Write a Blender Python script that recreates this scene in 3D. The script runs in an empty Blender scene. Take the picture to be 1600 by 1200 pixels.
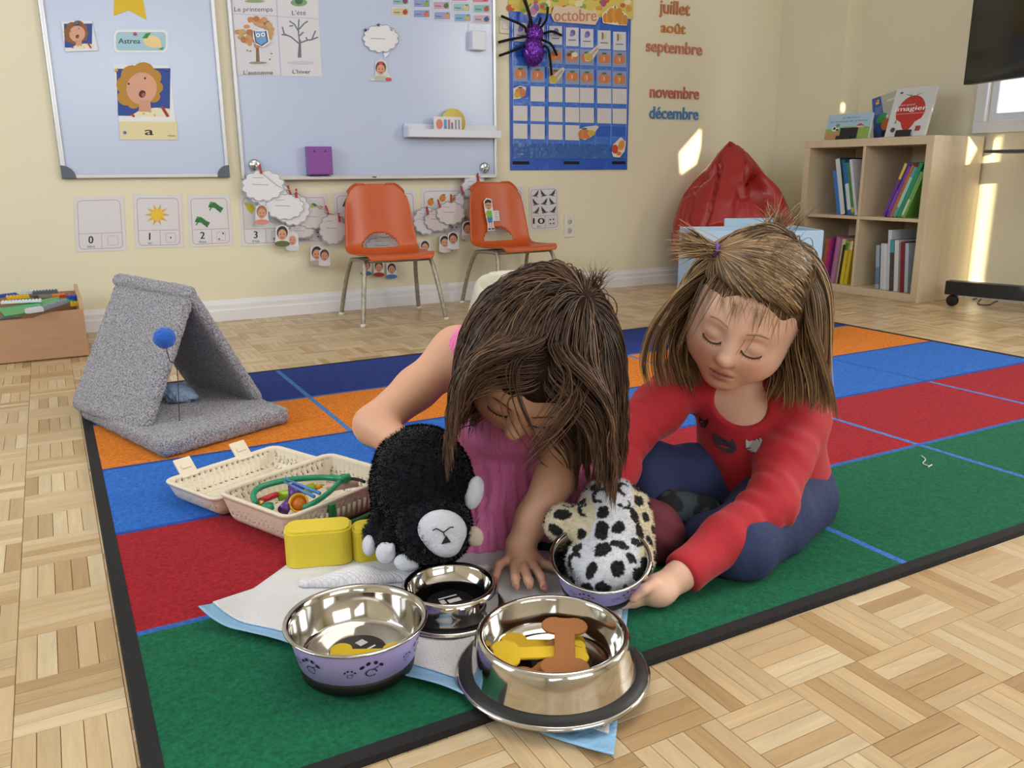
import bpy, bmesh, math, random
import numpy as np
from mathutils import Vector, Matrix

random.seed(7); rng = np.random.default_rng(7)
SC = bpy.context.scene
COL = SC.collection

# ------------------------------------------------------------------ camera
FPX, PITCH, ROLL, YAW, CAMH = 1304.8, .2485, -.0069, .4995, .62
def _basis():
    F = np.array([0, math.cos(PITCH), -math.sin(PITCH)]); R = np.array([1., 0, 0]); U = np.cross(R, F)
    c, s = math.cos(ROLL), math.sin(ROLL)
    B = [F, c*R + s*U, -s*R + c*U]
    M = np.array([[math.cos(YAW), math.sin(YAW), 0], [-math.sin(YAW), math.cos(YAW), 0], [0, 0, 1]])
    return [M @ b for b in B], M
(CF, CR, CU), _M = _basis()
CAM = CAMH*(np.array([0, 0, 1.]) - _M @ np.array([-.5458, 1.128, 0]))
cam = bpy.data.objects.new('camera', bpy.data.cameras.new('camera')); COL.objects.link(cam)
cam.matrix_world = Matrix([[CR[i], CU[i], -CF[i], CAM[i]] for i in range(3)] + [[0, 0, 0, 1]])
cam.data.sensor_width = 36; cam.data.lens = FPX/1600*36; cam.data.clip_start = .02
SC.camera = cam
def ray(x, y): return CF + CR*(x - 800)/FPX + CU*(600 - y)/FPX
def onplane(x, y, ax, v):
    d = ray(x, y); return CAM + d*((v - CAM[ax])/d[ax])
def FL(x, y, z=0.): return onplane(x, y, 2, z)          # a floor-parallel plane
def WL(x, y, Y): return onplane(x, y, 1, Y)             # a plane parallel to the back wall
def PD(x, y, d): return CAM + ray(x, y)*d               # at a measured distance
def V(*a): return np.array(a, float)

# ------------------------------------------------------------------ world, sun, daylight, exposure
YW, XR, XL, YF, ZC = 2.9925, 3.94, -2.3, -3.3, 2.45
vs = SC.view_settings
vs.view_transform = 'Standard'; vs.look = 'None'; vs.gamma = 1; vs.use_curve_mapping = False; vs.exposure = -0.18
SC.cycles.max_bounces = 7; SC.cycles.diffuse_bounces = 3; SC.cycles.glossy_bounces = 4; SC.cycles.transmission_bounces = 6; SC.cycles.caustics_reflective = False; SC.cycles.caustics_refractive = False
w = bpy.data.worlds.new('sky'); SC.world = w; w.use_nodes = True
w.node_tree.nodes['Background'].inputs[0].default_value = (.75, .87, 1, 1)
w.node_tree.nodes['Background'].inputs[1].default_value = .7
sun = bpy.data.objects.new('sun', bpy.data.lights.new('sun', 'SUN')); COL.objects.link(sun)
SUND = Vector((.52, .80, -.20)).normalized()
sun.rotation_euler = SUND.to_track_quat('-Z', 'Y').to_euler(); sun.data.energy = 16; sun.data.angle = .004
sun.data.color = (1, .86, .55)
def daylight(name, loc, to, sx, sy, e, col):
    l = bpy.data.lights.new(name, 'AREA'); l.shape = 'RECTANGLE'; l.size = sx; l.size_y = sy; l.energy = e; l.color = col
    o = bpy.data.objects.new(name, l); COL.objects.link(o); o.location = loc
    o.rotation_euler = Vector(to).to_track_quat('-Z', 'Y').to_euler(); return o
daylight('daylight_right', (XR - .06, -.55, 1.45), (-1, .12, -.25), 1.5, 1.2, 84, (1, .98, .94))
daylight('daylight_left', (XL + .06, .9, 1.45), (1, 0, -.2), 1.6, 1.2, 64, (.78, .88, 1))
daylight('daylight_fill_front', (.9, YF + .06, 1.55), (0, 1, -.15), 2.0, 1.2, 50, (.90, .95, 1))  # added soft fill from behind the camera, no window opening there
daylight('daylight_fill_front_far', (-1.3, YF + .06, 1.5), (.1, 1, -.15), 1.2, 1.2, 14, (.85, .93, 1))  # second added area light behind the camera, no opening either
daylight('ceiling_fill', (.9, .2, ZC - .05), (0, 0, -1), 1.4, 1.4, 22, (1, .95, .86))  # added fill from above, no ceiling fixture is built

# ------------------------------------------------------------------ helpers
def lin(c):
    if isinstance(c, str):
        c = c.lstrip('#'); c = [int(c[i:i+2], 16)/255 for i in (0, 2, 4)]
    return tuple((v/12.92 if v <= .04045 else ((v + .055)/1.055)**2.4) for v in c[:3])
_mats = {}
def mat(name, col=None, rough=.6, metal=0, bump=None, var=None, spec=.5, attr=None, sheen=0, emit=None, alpha=1, trans=0, objcol=False, coat=0, stretch=None, sss=0):
    if name in _mats: return _mats[name]
    m = bpy.data.materials.new(name); m.use_nodes = True; nt = m.node_tree; b = nt.nodes['Principled BSDF']
    N = lambda t: nt.nodes.new(t); L = nt.links.new
    b.inputs['Roughness'].default_value = rough; b.inputs['Metallic'].default_value = metal
    b.inputs['Specular IOR Level'].default_value = spec; b.inputs['Sheen Weight'].default_value = sheen
    b.inputs['Coat Weight'].default_value = coat; b.inputs['Alpha'].default_value = alpha
    b.inputs['Transmission Weight'].default_value = trans
    if sss:
        b.inputs['Subsurface Weight'].default_value = sss; b.inputs['Subsurface Radius'].default_value = (.012, .005, .003); b.inputs['Subsurface Scale'].default_value = .6
    tc = N('ShaderNodeTexCoord'); co = tc.outputs['Object']
    if stretch:
        mp = N('ShaderNodeMapping'); mp.inputs['Scale'].default_value = stretch; L(co, mp.inputs[0]); co = mp.outputs[0]
    src = None
    if attr:
        a = N('ShaderNodeAttribute'); a.attribute_name = attr; src = a.outputs['Color']
    elif objcol:
        oi = N('ShaderNodeObjectInfo'); src = oi.outputs['Color']
    if col is not None: c4 = (*lin(col), 1)
    if src is None: b.inputs['Base Color'].default_value = c4
    if var:
        n = N('ShaderNodeTexNoise'); n.inputs['Scale'].default_value = var[0]; n.inputs['Detail'].default_value = 5; L(co, n.inputs['Vector'])
        mr = N('ShaderNodeMapRange'); mr.inputs[1].default_value = .25; mr.inputs[2].default_value = .75
        mr.inputs[3].default_value = 1 - var[1]; mr.inputs[4].default_value = 1 + var[1]; L(n.outputs['Fac'], mr.inputs[0])
        mx = N('ShaderNodeVectorMath'); mx.operation = 'SCALE'
        if src is None:
            rg = N('ShaderNodeRGB'); rg.outputs[0].default_value = c4; src = rg.outputs[0]
        L(src, mx.inputs[0]); L(mr.outputs[0], mx.inputs['Scale']); src = mx.outputs[0]
    if src is not None: L(src, b.inputs['Base Color'])
    if bump:
        bs = bump if isinstance(bump, list) else [bump]; prev = None
        for sc_, st in bs:
            n = N('ShaderNodeTexNoise'); n.inputs['Scale'].default_value = sc_; n.inputs['Detail'].default_value = 3; L(co, n.inputs['Vector'])
            bp = N('ShaderNodeBump'); bp.inputs['Strength'].default_value = st; bp.inputs['Distance'].default_value = min(.02, 1/sc_); L(n.outputs['Fac'], bp.inputs['Height'])
            if prev: L(prev, bp.inputs['Normal'])
            prev = bp.outputs[0]
        L(prev, b.inputs['Normal'])
    if emit:
        b.inputs['Emission Color'].default_value = (*lin(emit[0]), 1); b.inputs['Emission Strength'].default_value = emit[1]
    _mats[name] = m; return m

def tag(o, label=None, cat=None, group=None, kind=None):
    if label: o['label'] = label
    if cat: o['category'] = cat
    if group: o['group'] = group
    if kind: o['kind'] = kind
    return o
def link(name, me, m=None, parent=None, loc=None, smooth=False):
    o = bpy.data.objects.new(name, me); COL.objects.link(o)
    if m is not None and not me.materials: me.materials.append(m)
    if parent is not None: o.parent = parent
    if loc is not None: o.location = loc
    if smooth and me.polygons: me.polygons.foreach_set('use_smooth', [True]*len(me.polygons))
    return o
def empty(name, loc=(0, 0, 0), rz=0, label=None, cat=None, group=None):
    o = bpy.data.objects.new(name, None); COL.objects.link(o); o.location = loc; o.rotation_euler = (0, 0, rz); o.empty_display_size = .02
    return tag(o, label, cat, group)
def pymesh(name, vs_, fs): 
    me = bpy.data.meshes.new(name); me.from_pydata([tuple(map(float, v)) for v in vs_], [], [tuple(f) for f in fs]); me.update(); return me
def npmesh(name, vs_, fs):
    "fast mesh: fs an (n,3) or (n,4) integer array"
    vs_ = np.asarray(vs_, np.float32); fs = np.asarray(fs, np.int32); k = fs.shape[1]
    me = bpy.data.meshes.new(name); me.vertices.add(len(vs_)); me.vertices.foreach_set('co', vs_.ravel())
    me.loops.add(fs.size); me.loops.foreach_set('vertex_index', fs.ravel())
    me.polygons.add(len(fs)); me.polygons.foreach_set('loop_start', np.arange(0, fs.size, k, dtype=np.int32))
    me.polygons.foreach_set('use_smooth', np.ones(len(fs), bool)); me.update(calc_edges=True); me.validate(); return me
def vcol(me, cols, name='Col'):
    a = me.color_attributes.new(name, 'FLOAT_COLOR', 'POINT'); c = np.ones((len(me.vertices), 4), np.float32); c[:, :3] = cols
    a.data.foreach_set('color', c.ravel())
def tomesh(bm, name):
    me = bpy.data.meshes.new(name); bmesh.ops.recalc_face_normals(bm, faces=bm.faces); bm.to_mesh(me); bm.free(); return me
def bm_box(bm, lo, hi, bev=0, M=None):
    lo, hi = np.minimum(lo, hi), np.maximum(lo, hi)
    r = bmesh.ops.create_cube(bm, size=1); vs_ = r['verts']
    for v in vs_: v.co = Vector([(lo[i] + hi[i])/2 + v.co[i]*(hi[i] - lo[i]) for i in range(3)])
    if bev:
        es = list({e for v in vs_ for e in v.link_edges}); rr = bmesh.ops.bevel(bm, geom=es, offset=bev, segments=2, affect='EDGES', profile=.5)
        vs_ = list({v for f in rr['faces'] for v in f.verts} | {v for v in vs_ if v.is_valid})
    if M is not None:
        for v in {v for v in vs_ if v.is_valid}: v.co = M @ v.co
    return bm
def box(name, lo, hi, m, parent=None, bev=0, M=None):
    bm = bmesh.new(); bm_box(bm, lo, hi, bev, M); return link(name, tomesh(bm, name), m, parent)
def lathe_mesh(name, prof, n=48, closed=False):
    pr = np.array(prof, float); k = len(pr); a = np.linspace(0, 2*math.pi, n, endpoint=False)
    vs_ = np.stack([np.outer(np.cos(a), pr[:, 0]), np.outer(np.sin(a), pr[:, 0]), np.tile(pr[:, 1], (n, 1))], -1).reshape(-1, 3)
    fs = []
    for i in range(n):
        j = (i + 1) % n
        for q in range(k if closed else k - 1):
            r = (q + 1) % k; fs.append((i*k + q, j*k + q, j*k + r, i*k + r))
    me = npmesh(name, vs_, fs); return me
def lathe(name, prof, m, parent=None, loc=None, n=48, closed=False): return link(name, lathe_mesh(name, prof, n, closed), m, parent, loc)
def tube_arrays(path, rad, n=8, cap=True):
    P = np.asarray(path, float); k = len(P); r = np.full(k, rad) if np.isscalar(rad) else np.asarray(rad, float)
    T = np.gradient(P, axis=0); T /= np.linalg.norm(T, axis=1)[:, None] + 1e-12
    up = V(0, 0, 1) if abs(T[0][2]) < .9 else V(1, 0, 0); vs_ = []
    A = np.cross(T[0], up); A /= np.linalg.norm(A)
    for i in range(k):
        A = A - T[i]*(A @ T[i]); A /= np.linalg.norm(A) + 1e-12; B = np.cross(T[i], A)
        for q in range(n):
            t = 2*math.pi*q/n; vs_.append(P[i] + r[i]*(A*math.cos(t) + B*math.sin(t)))
    fs = [(i*n + q, i*n + (q + 1) % n, (i + 1)*n + (q + 1) % n, (i + 1)*n + q) for i in range(k - 1) for q in range(n)]
    if cap: fs += [tuple(range(n))[::-1], tuple((k - 1)*n + q for q in range(n))]
    return vs_, fs
def tube(name, path, rad, m, parent=None, n=8):
    vs_, fs = tube_arrays(path, rad, n); return link(name, pymesh(name, vs_, fs), m, parent, smooth=True)
def spline(pts, n=8):
    "Catmull-Rom through pts"
    P = np.array(pts, float); P = np.vstack([2*P[0] - P[1], P, 2*P[-1] - P[-2]]); out = []
    for i in range(1, len(P) - 2):
        for t in np.linspace(0, 1, n, endpoint=False):
            a, b, c, d = P[i-1:i+3]
            out.append(.5*((2*b) + (-a + c)*t + (2*a - 5*b + 4*c - d)*t*t + (-a + 3*b - 3*c + d)*t**3))
    out.append(P[-2]); return np.array(out)
def prism(name, poly, th, m, parent=None, M=None, bev=0):
    "extrude a 2-D outline (x,y) by th along z, then place with the matrix M"
    bm = bmesh.new(); vs_ = [bm.verts.new((x, y, 0)) for x, y in poly]; f = bm.faces.new(vs_)
    r = bmesh.ops.extrude_face_region(bm, geom=[f])
    for e in r['geom']:
        if isinstance(e, bmesh.types.BMVert): e.co.z += th
    if bev: bmesh.ops.bevel(bm, geom=[e for e in bm.edges if abs(e.verts[0].co.z - e.verts[1].co.z) < 1e-9], offset=bev, segments=2, affect='EDGES')
    if M is not None: bm.transform(M)
    return link(name, tomesh(bm, name), m, parent)
def copy_tree(o, parent=None):
    c = o.copy(); COL.objects.link(c); c.parent = parent
    for ch in list(o.children): copy_tree(ch, c)
    return c
def frame(o, x, y):
    "matrix with origin o, axes x and y (z = x cross y)"
    o, x, y = map(lambda q: np.array(q, float), (o, x, y)); x = x/np.linalg.norm(x); y = y - x*(x @ y); y = y/np.linalg.norm(y); z = np.cross(x, y)
    return Matrix([[x[i], y[i], z[i], o[i]] for i in range(3)] + [[0, 0, 0, 1]])

# flat print: coloured 2-D shapes with vertex colours
_font_cache = {}
def text_tris(s):
    if s in _font_cache: return _font_cache[s]
    cu = bpy.data.curves.new('lettering', 'FONT'); cu.body = s; cu.resolution_u = 3
    ob = bpy.data.objects.new('lettering', cu); me = ob.to_mesh()
    me.calc_loop_triangles()
    vs_ = np.array([v.co[:2] for v in me.vertices]).reshape(-1, 2); tr = [tuple(t.vertices) for t in me.loop_triangles]
    ob.to_mesh_clear(); bpy.data.objects.remove(ob); bpy.data.curves.remove(cu)
    _font_cache[s] = (vs_, tr); return vs_, tr
class Print:
    "flat shapes in a 2-D frame; every shape lies a hair above the one before"
    def __init__(s, step=.00012): s.v = []; s.f = []; s.c = []; s.z = 0; s.step = step
    def _add(s, P, faces, col):
        n = len(s.v); s.z += s.step; s.v += [(p[0], p[1], s.z) for p in P]; s.f += [tuple(n + i for i in f) for f in faces]; s.c += [lin(col)]*len(P); return s
    def poly(s, P, col): return s._add(P, [range(len(P))], col)
    def rect(s, x0, y0, x1, y1, col): return s.poly([(x0, y0), (x1, y0), (x1, y1), (x0, y1)], col)
    def ell(s, x, y, rx, ry, col, rot=0, n=20, a0=0, a1=2*math.pi):
        c, k = math.cos(rot), math.sin(rot); P = []
        for i in range(n):
            t = a0 + (a1 - a0)*i/(n if a1 - a0 > 6.28 else n - 1); u, v_ = rx*math.cos(t), ry*math.sin(t); P.append((x + u*c - v_*k, y + u*k + v_*c))
        return s.poly(P, col)
    def line(s, P, w_, col):
        P = [np.array(p, float) for p in P]; L_, R_ = [], []
        for i, p in enumerate(P):
            t = P[min(i + 1, len(P) - 1)] - P[max(i - 1, 0)]; t = t/(np.linalg.norm(t) + 1e-12); n = np.array([-t[1], t[0]])*w_/2; L_.append(p + n); R_.append(p - n)
        k = len(P); return s._add(L_ + R_, [(i, i + 1, k + i + 1, k + i) for i in range(k - 1)], col)
    def rrect(s, x0, y0, x1, y1, r, col): return s.poly(rrect(x0, y0, x1, y1, r), col)
    def frame_(s, x0, y0, x1, y1, r, w_, col):
        P = rrect(x0, y0, x1, y1, r); P.append(P[0]); return s.line(P, w_, col)
    def text(s, txt, x, y, h, col, w_=None, align='c', bold=0, rot=0):
        vs_, tr = text_tris(txt)
        if not len(vs_): return s
        x0, x1 = vs_[:, 0].min(), vs_[:, 0].max(); sy = h/.73; sx = sy if w_ is None else w_/(x1 - x0)
        ox = {'c': (x0 + x1)/2, 'l': x0, 'r': x1}[align]
        for dx in ([0] if not bold else [-bold, 0, bold]):
            Q = np.stack([(vs_[:, 0] - ox)*sx + dx, vs_[:, 1]*sy], 1); c, k = math.cos(rot), math.sin(rot)
            s._add([(x + q[0]*c - q[1]*k, y + q[0]*k + q[1]*c) for q in Q], tr, col)
        return s
    def build(s, name, M, parent=None, m=None):
        me = pymesh(name, s.v, s.f); vcol(me, np.array(s.c)); me.transform(M); return link(name, me, m or mat('print', attr='Col', rough=.55), parent)
def rrect(x0, y0, x1, y1, r, n=5):
    P = []
    for cx, cy, a in ((x1 - r, y1 - r, 0), (x0 + r, y1 - r, 90), (x0 + r, y0 + r, 180), (x1 - r, y0 + r, 270)):
        for i in range(n + 1):
            t = math.radians(a + 90*i/n); P.append((cx + r*math.cos(t), cy + r*math.sin(t)))
    return P
# a wall-parallel frame: local x = world X, local y = world Z, local z = towards the room
def wallM(x, z, y): return Matrix(((1, 0, 0, x), (0, 0, -1, y), (0, 1, 0, z), (0, 0, 0, 1)))

# ------------------------------------------------------------------ implicit surfaces -> one smooth mesh
def smin(a, b, k): 
    h = np.maximum(k - np.abs(a - b), 0)/k; return np.minimum(a, b) - h*h*k*.25
def smax(a, b, k): return -smin(-a, -b, k)
def s_cap(P, a, b, ra, rb=None):
    rb = ra if rb is None else rb; a = np.asarray(a, np.float32); d = np.asarray(b, np.float32) - a
    q = P - a; t = np.clip((q @ d)/(d @ d + 1e-12), 0, 1)
    return np.linalg.norm(q - t[..., None]*d, axis=-1) - (ra + t*(rb - ra))
def s_ell(P, c, r, R=None):
    q = P - np.asarray(c, np.float32)
    if R is not None: q = q @ np.asarray(R, np.float32)     # columns of R are the ellipsoid's axes
    r = np.asarray(r, np.float32); k0 = np.linalg.norm(q/r, axis=-1); k1 = np.linalg.norm(q/(r*r), axis=-1) + 1e-9
    return k0*(k0 - 1)/k1
def chain(P, pts, k=.02):
    "pts: [(point, radius), ...] smoothly joined tapered segments"
    d = None
    for (a, ra), (b, rb) in zip(pts[:-1], pts[1:]):
        e = s_cap(P, a, b, ra, rb); d = e if d is None else smin(d, e, k)
    return d
def _sparse(fn, ax, n, h, B=10):
    "evaluate fn on the grid, finely only in blocks the surface may cross"
    nb = [-(-n[i]//B) for i in range(3)]; cc = [ax[i][0] + h*(np.arange(nb[i])*B + (B - 1)/2) for i in range(3)]
    G = np.stack(np.meshgrid(*cc, indexing='ij'), -1).astype(np.float32); dc = fn(G.reshape(-1, 3)).reshape(nb)
    D = np.repeat(np.repeat(np.repeat(np.where(dc < 0, -1., 1.), B, 0), B, 1), B, 2)
    act = np.argwhere(np.abs(dc) < h*B*.9*1.5 + .004); o = np.stack(np.meshgrid(*[np.arange(B)]*3, indexing='ij'), -1).reshape(-1, 3)
    a0 = np.array([ax[i][0] for i in range(3)])
    for k in range(0, len(act), 400):
        ids = (act[k:k + 400, None]*B + o[None]).reshape(-1, 3); D[ids[:, 0], ids[:, 1], ids[:, 2]] = fn((a0 + h*ids).astype(np.float32))
    return D[:n[0], :n[1], :n[2]].astype(np.float32)
def surf(fn, lo, hi, h):
    "naive surface nets of fn(P) < 0"
    lo = np.asarray(lo, float); hi = np.asarray(hi, float); n = np.maximum(np.ceil((hi - lo)/h).astype(int) + 1, 3)
    ax = [lo[i] + h*np.arange(n[i]) for i in range(3)]
    D = _sparse(fn, ax, n, h); S = D < 0
    cs = np.zeros(n - 1, int); acc = np.zeros((*(n - 1), 3), np.float32); cnt = np.zeros(n - 1, np.float32)
    sl = lambda o: tuple(slice(o[i], o[i] + n[i] - 1) for i in range(3))
    cor = [(i, j, k) for i in (0, 1) for j in (0, 1) for k in (0, 1)]
    for a in cor:
        for i in range(3):
            if a[i]: continue
            b = list(a); b[i] = 1; da, db = D[sl(a)], D[sl(b)]; x = (da < 0) != (db < 0)
            t = np.where(x, da/np.where(x, da - db, 1), 0)
            e = np.array(a, np.float32)[None, None, None] + np.zeros_like(acc); e[..., i] += t
            acc += e*x[..., None]; cnt += x
    act = cnt > 0; idx = -np.ones(n - 1, int); idx[act] = np.arange(act.sum())
    base = np.stack(np.nonzero(act), -1)
    Vx = lo + h*(base + acc[act]/cnt[act][:, None]); quads = []
    for i in range(3):
        j, k = (i + 1) % 3, (i + 2) % 3
        s0 = [slice(None)]*3; s1 = [slice(None)]*3; s0[i] = slice(0, n[i] - 1); s1[i] = slice(1, n[i])
        ch = S[tuple(s0)] != S[tuple(s1)]
        ed = np.stack(np.nonzero(ch), -1); ok = (ed[:, j] > 0) & (ed[:, k] > 0) & (ed[:, j] < n[j] - 1) & (ed[:, k] < n[k] - 1); ed = ed[ok]
        if not len(ed): continue
        def at(dj, dk):
            e = ed.copy(); e[:, j] -= dj; e[:, k] -= dk; return idx[e[:, 0], e[:, 1], e[:, 2]]
        q = np.stack([at(1, 1), at(0, 1), at(0, 0), at(1, 0)], -1); fl = ~S[ed[:, 0], ed[:, 1], ed[:, 2]]
        q[fl] = q[fl][:, ::-1]; quads.append(q)
    Q = np.vstack(quads); Q = Q[(Q >= 0).all(1)]
    return Vx.astype(np.float32), Q
def relax(Vx, Q, it=2, lam=.5):
    "Laplacian smoothing"
    E = np.vstack([Q[:, [0, 1]], Q[:, [1, 2]], Q[:, [2, 3]], Q[:, [3, 0]]]); n = len(Vx); deg = np.bincount(E.ravel(), minlength=n).astype(np.float32)[:, None]
    for _ in range(it):
        a = np.zeros_like(Vx)
        for c in range(3): a[:, c] = np.bincount(E[:, 0], Vx[E[:, 1], c], n) + np.bincount(E[:, 1], Vx[E[:, 0], c], n)
        Vx = Vx*(1 - lam) + lam*a/np.maximum(deg, 1)
    return Vx
def sdf_obj(name, fn, lo, hi, h, m, parent=None, it=2, colfn=None, dispfn=None):
    Vx, Q = surf(fn, lo, hi, h); Vx = relax(Vx, Q, it)
    if dispfn is not None: Vx = dispfn(Vx)
    me = npmesh(name, Vx, Q)
    if colfn is not None: vcol(me, colfn(Vx))
    return link(name, me, m, parent)
def noise3(P, scale, seed=0):
    "cheap smooth value noise, about -1..1"
    P = np.asarray(P, np.float32)*scale + seed*17.3; i = np.floor(P).astype(np.int64); f = P - i; f = f*f*(3 - 2*f); out = 0
    for dx in (0, 1):
        for dy in (0, 1):
            for dz in (0, 1):
                h = (i[..., 0] + dx)*73856093 ^ (i[..., 1] + dy)*19349663 ^ (i[..., 2] + dz)*83492791
                r = ((h*1103515245 + 12345) & 0x7fffffff)/0x3fffffff - 1
                out = out + r*(f[..., 0] if dx else 1 - f[..., 0])*(f[..., 1] if dy else 1 - f[..., 1])*(f[..., 2] if dz else 1 - f[..., 2])
    return out

# ------------------------------------------------------------------ the room
wallmat = mat('cream wall paint', '#e8e1c7', rough=.5, bump=(160, .04), var=(1.5, .02))
whitetrim = mat('white gloss trim', '#e6e6ea', rough=.35)
def struct(o, kind='structure'): o['kind'] = kind; return o
struct(box('wall_back', (XL - .1, YW, 0), (XR + .1, YW + .1, ZC), wallmat))
struct(box('wall_left', (XL - .1, YF, 0), (XL, YW, ZC), wallmat))
struct(box('ceiling', (XL - .1, YF - .1, ZC), (XR + .1, YW + .1, ZC + .1), mat('ceiling white', '#f2f0e8', .8)))
# right wall with the window opening
WY0, WY1, WZ0, WZ1 = .95, 1.79, .835, 1.55
bm = bmesh.new()
bm_box(bm, (XR, YF, 0), (XR + .1, WY0, ZC)); bm_box(bm, (XR, WY1, 0), (XR + .1, YW, ZC))
bm_box(bm, (XR, WY0, 0), (XR + .1, WY1, WZ0)); bm_box(bm, (XR, WY0, WZ1), (XR + .1, WY1, ZC))
struct(link('wall_right', tomesh(bm, 'wall_right'), wallmat))
PIX, PIY = 3.80, 2.535
struct(box('wall_corner', (PIX, PIY, 0), (XR, YW, ZC), wallmat))
# front wall behind the camera, with holes shaped so the low sun lands in patches
def sunback(p, y=YF):
    p = Vector(p); t = (p.y - y)/SUND.y; q = p - SUND*t; return q.x, q.z
def frontwall():
    x0, x1 = XL - .1, XR + .1
    holes = [[sunback(p) for p in ((3.235, YW, .852), (3.085, YW, .715), (3.10, YW, .60), (3.21, YW, .66), (3.235, YW, .75))],
             [sunback(p) for p in ((XR, 1.70, .0), (XR, 1.775, .0), (XR, 1.775, .72), (XR, 1.70, .78))],
             [sunback(p) for p in ((3.80, 1.771, .775), (3.915, 1.771, .775), (3.80, 1.771, .60))],
             [sunback(p) for p in ((XR, 1.80, .80), (XR, 2.30, .78), (XR, 2.30, .80), (XR, 1.80, .86))],
             [sunback(p) for p in ((3.80, 2.52, .93), (3.83, 2.52, .93), (3.83, 2.52, .99), (3.80, 2.52, .99))],
             [sunback(p) for p in ((3.36, 2.62, .60), (3.40, 2.62, .58), (3.40, 2.62, .61), (3.35, 2.62, .63))]]
    cu = bpy.data.curves.new('wall_front', 'CURVE'); cu.dimensions = '2D'; cu.fill_mode = 'BOTH'; cu.extrude = .004
    for loop in [[(x0, 0), (x1, 0), (x1, ZC), (x0, ZC)]] + holes:
        sp = cu.splines.new('POLY'); sp.points.add(len(loop) - 1); sp.use_cyclic_u = True
        for p, (x, z) in zip(sp.points, loop): p.co = (x, z, 0, 1)
    ob = bpy.data.objects.new('tmp', cu); me = bpy.data.meshes.new_from_object(ob); bpy.data.objects.remove(ob)
    me.transform(Matrix(((1, 0, 0, 0), (0, 0, -1, YF), (0, 1, 0, 0), (0, 0, 0, 1)))); me.name = 'wall_front'
    struct(link('wall_front', me, wallmat))
frontwall()
# baseboards
bbp = [(0, 0), (.018, 0), (.018, .045), (.013, .052), (.013, .07), (.007, .078), (.004, .09), (0, .09)]
def baseboard(name, a, b, n):
    a, b, n = V(*a, 0), V(*b, 0), V(*n, 0); vs_, fs = [], []
    for p in (a, b):
        for t, z in bbp: vs_.append(p + n*t + V(0, 0, z))
    k = len(bbp); fs = [(i, (i + 1) % k, k + (i + 1) % k, k + i) for i in range(k)] + [tuple(range(k))[::-1], tuple(range(k, 2*k))]
    struct(link(name, pymesh(name, vs_, fs), whitetrim))
baseboard('baseboard_back', (XL, YW), (PIX, YW), (0, -1))
baseboard('baseboard_right', (XR, YF), (XR, PIY), (-1, 0))
baseboard('baseboard_corner', (PIX, YW), (PIX, PIY), (-1, 0))
# window in the right wall
wn = empty('added_window_1', (XR, (WY0 + WY1)/2, WZ0)); struct(wn); wn['label'] = 'small white-framed window low behind the black screen'
def inw(name, lo, hi, m, bev=.002):
    o = box(name, V(*lo) - V(*wn.location), V(*hi) - V(*wn.location), m, wn, bev); return o
wf = mat('white window frame', '#eef0f4', .4)
for a, b in (((WY0 - .05, WZ0 - .05), (WY1 + .05, WZ0 + .004)), ((WY0 - .05, WZ1 - .004), (WY1 + .05, WZ1 + .05)), ((WY0 - .05, WZ0 + .004), (WY0 + .004, WZ1 - .004)), ((WY1 - .004, WZ0 + .004), (WY1 + .05, WZ1 - .004))):
    inw('casing', (XR - .018, a[0], a[1]), (XR - .001, b[0], b[1]), wf)
for y0, y1, z0, z1 in ((WY0, WY0 + .035, WZ0, WZ1), (WY1 - .035, WY1, WZ0, WZ1), (WY0 + .035, WY1 - .035, WZ0, WZ0 + .04), (WY0 + .035, WY1 - .035, WZ1 - .04, WZ1), (1.36, 1.40, WZ0 + .04, WZ1 - .04)):
    inw('sash', (XR + .02, y0, z0), (XR + .05, y1, z1), wf)
for y0, y1 in ((WY0 + .035, 1.36), (1.40, WY1 - .035)):
    inw('pane', (XR + .033, y0, WZ0 + .04), (XR + .037, y1, WZ1 - .04), mat('window pane with daylight', '#dfe9f5', .2, emit=('#dbe8fb', 1.6)), 0)

# white window frames added round the unseen area lights, no openings behind them
def addedwindow(n, c, ax, w_, h_):
    t = empty(f'added_window_{n}', c); struct(t)
    for a0, a1, z0, z1 in ((-w_/2 - .06, -w_/2, -h_/2 - .06, h_/2 + .06), (w_/2, w_/2 + .06, -h_/2 - .06, h_/2 + .06), (-w_/2, w_/2, -h_/2 - .06, -h_/2), (-w_/2, w_/2, h_/2, h_/2 + .06), (-.02, .02, -h_/2, h_/2)):
        box('casing', (-.02, a0, z0) if ax == 0 else (a0, -.02, z0), (.02, a1, z1) if ax == 0 else (a1, .02, z1), wf, t)
addedwindow(2, (XR - .021, -.55, 1.45), 0, 1.5, 1.2); addedwindow(3, (XL + .021, .9, 1.45), 0, 1.6, 1.2); addedwindow(4, (-1.3, YF + .026, 1.5), 1, 1.2, 1.2)

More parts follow.
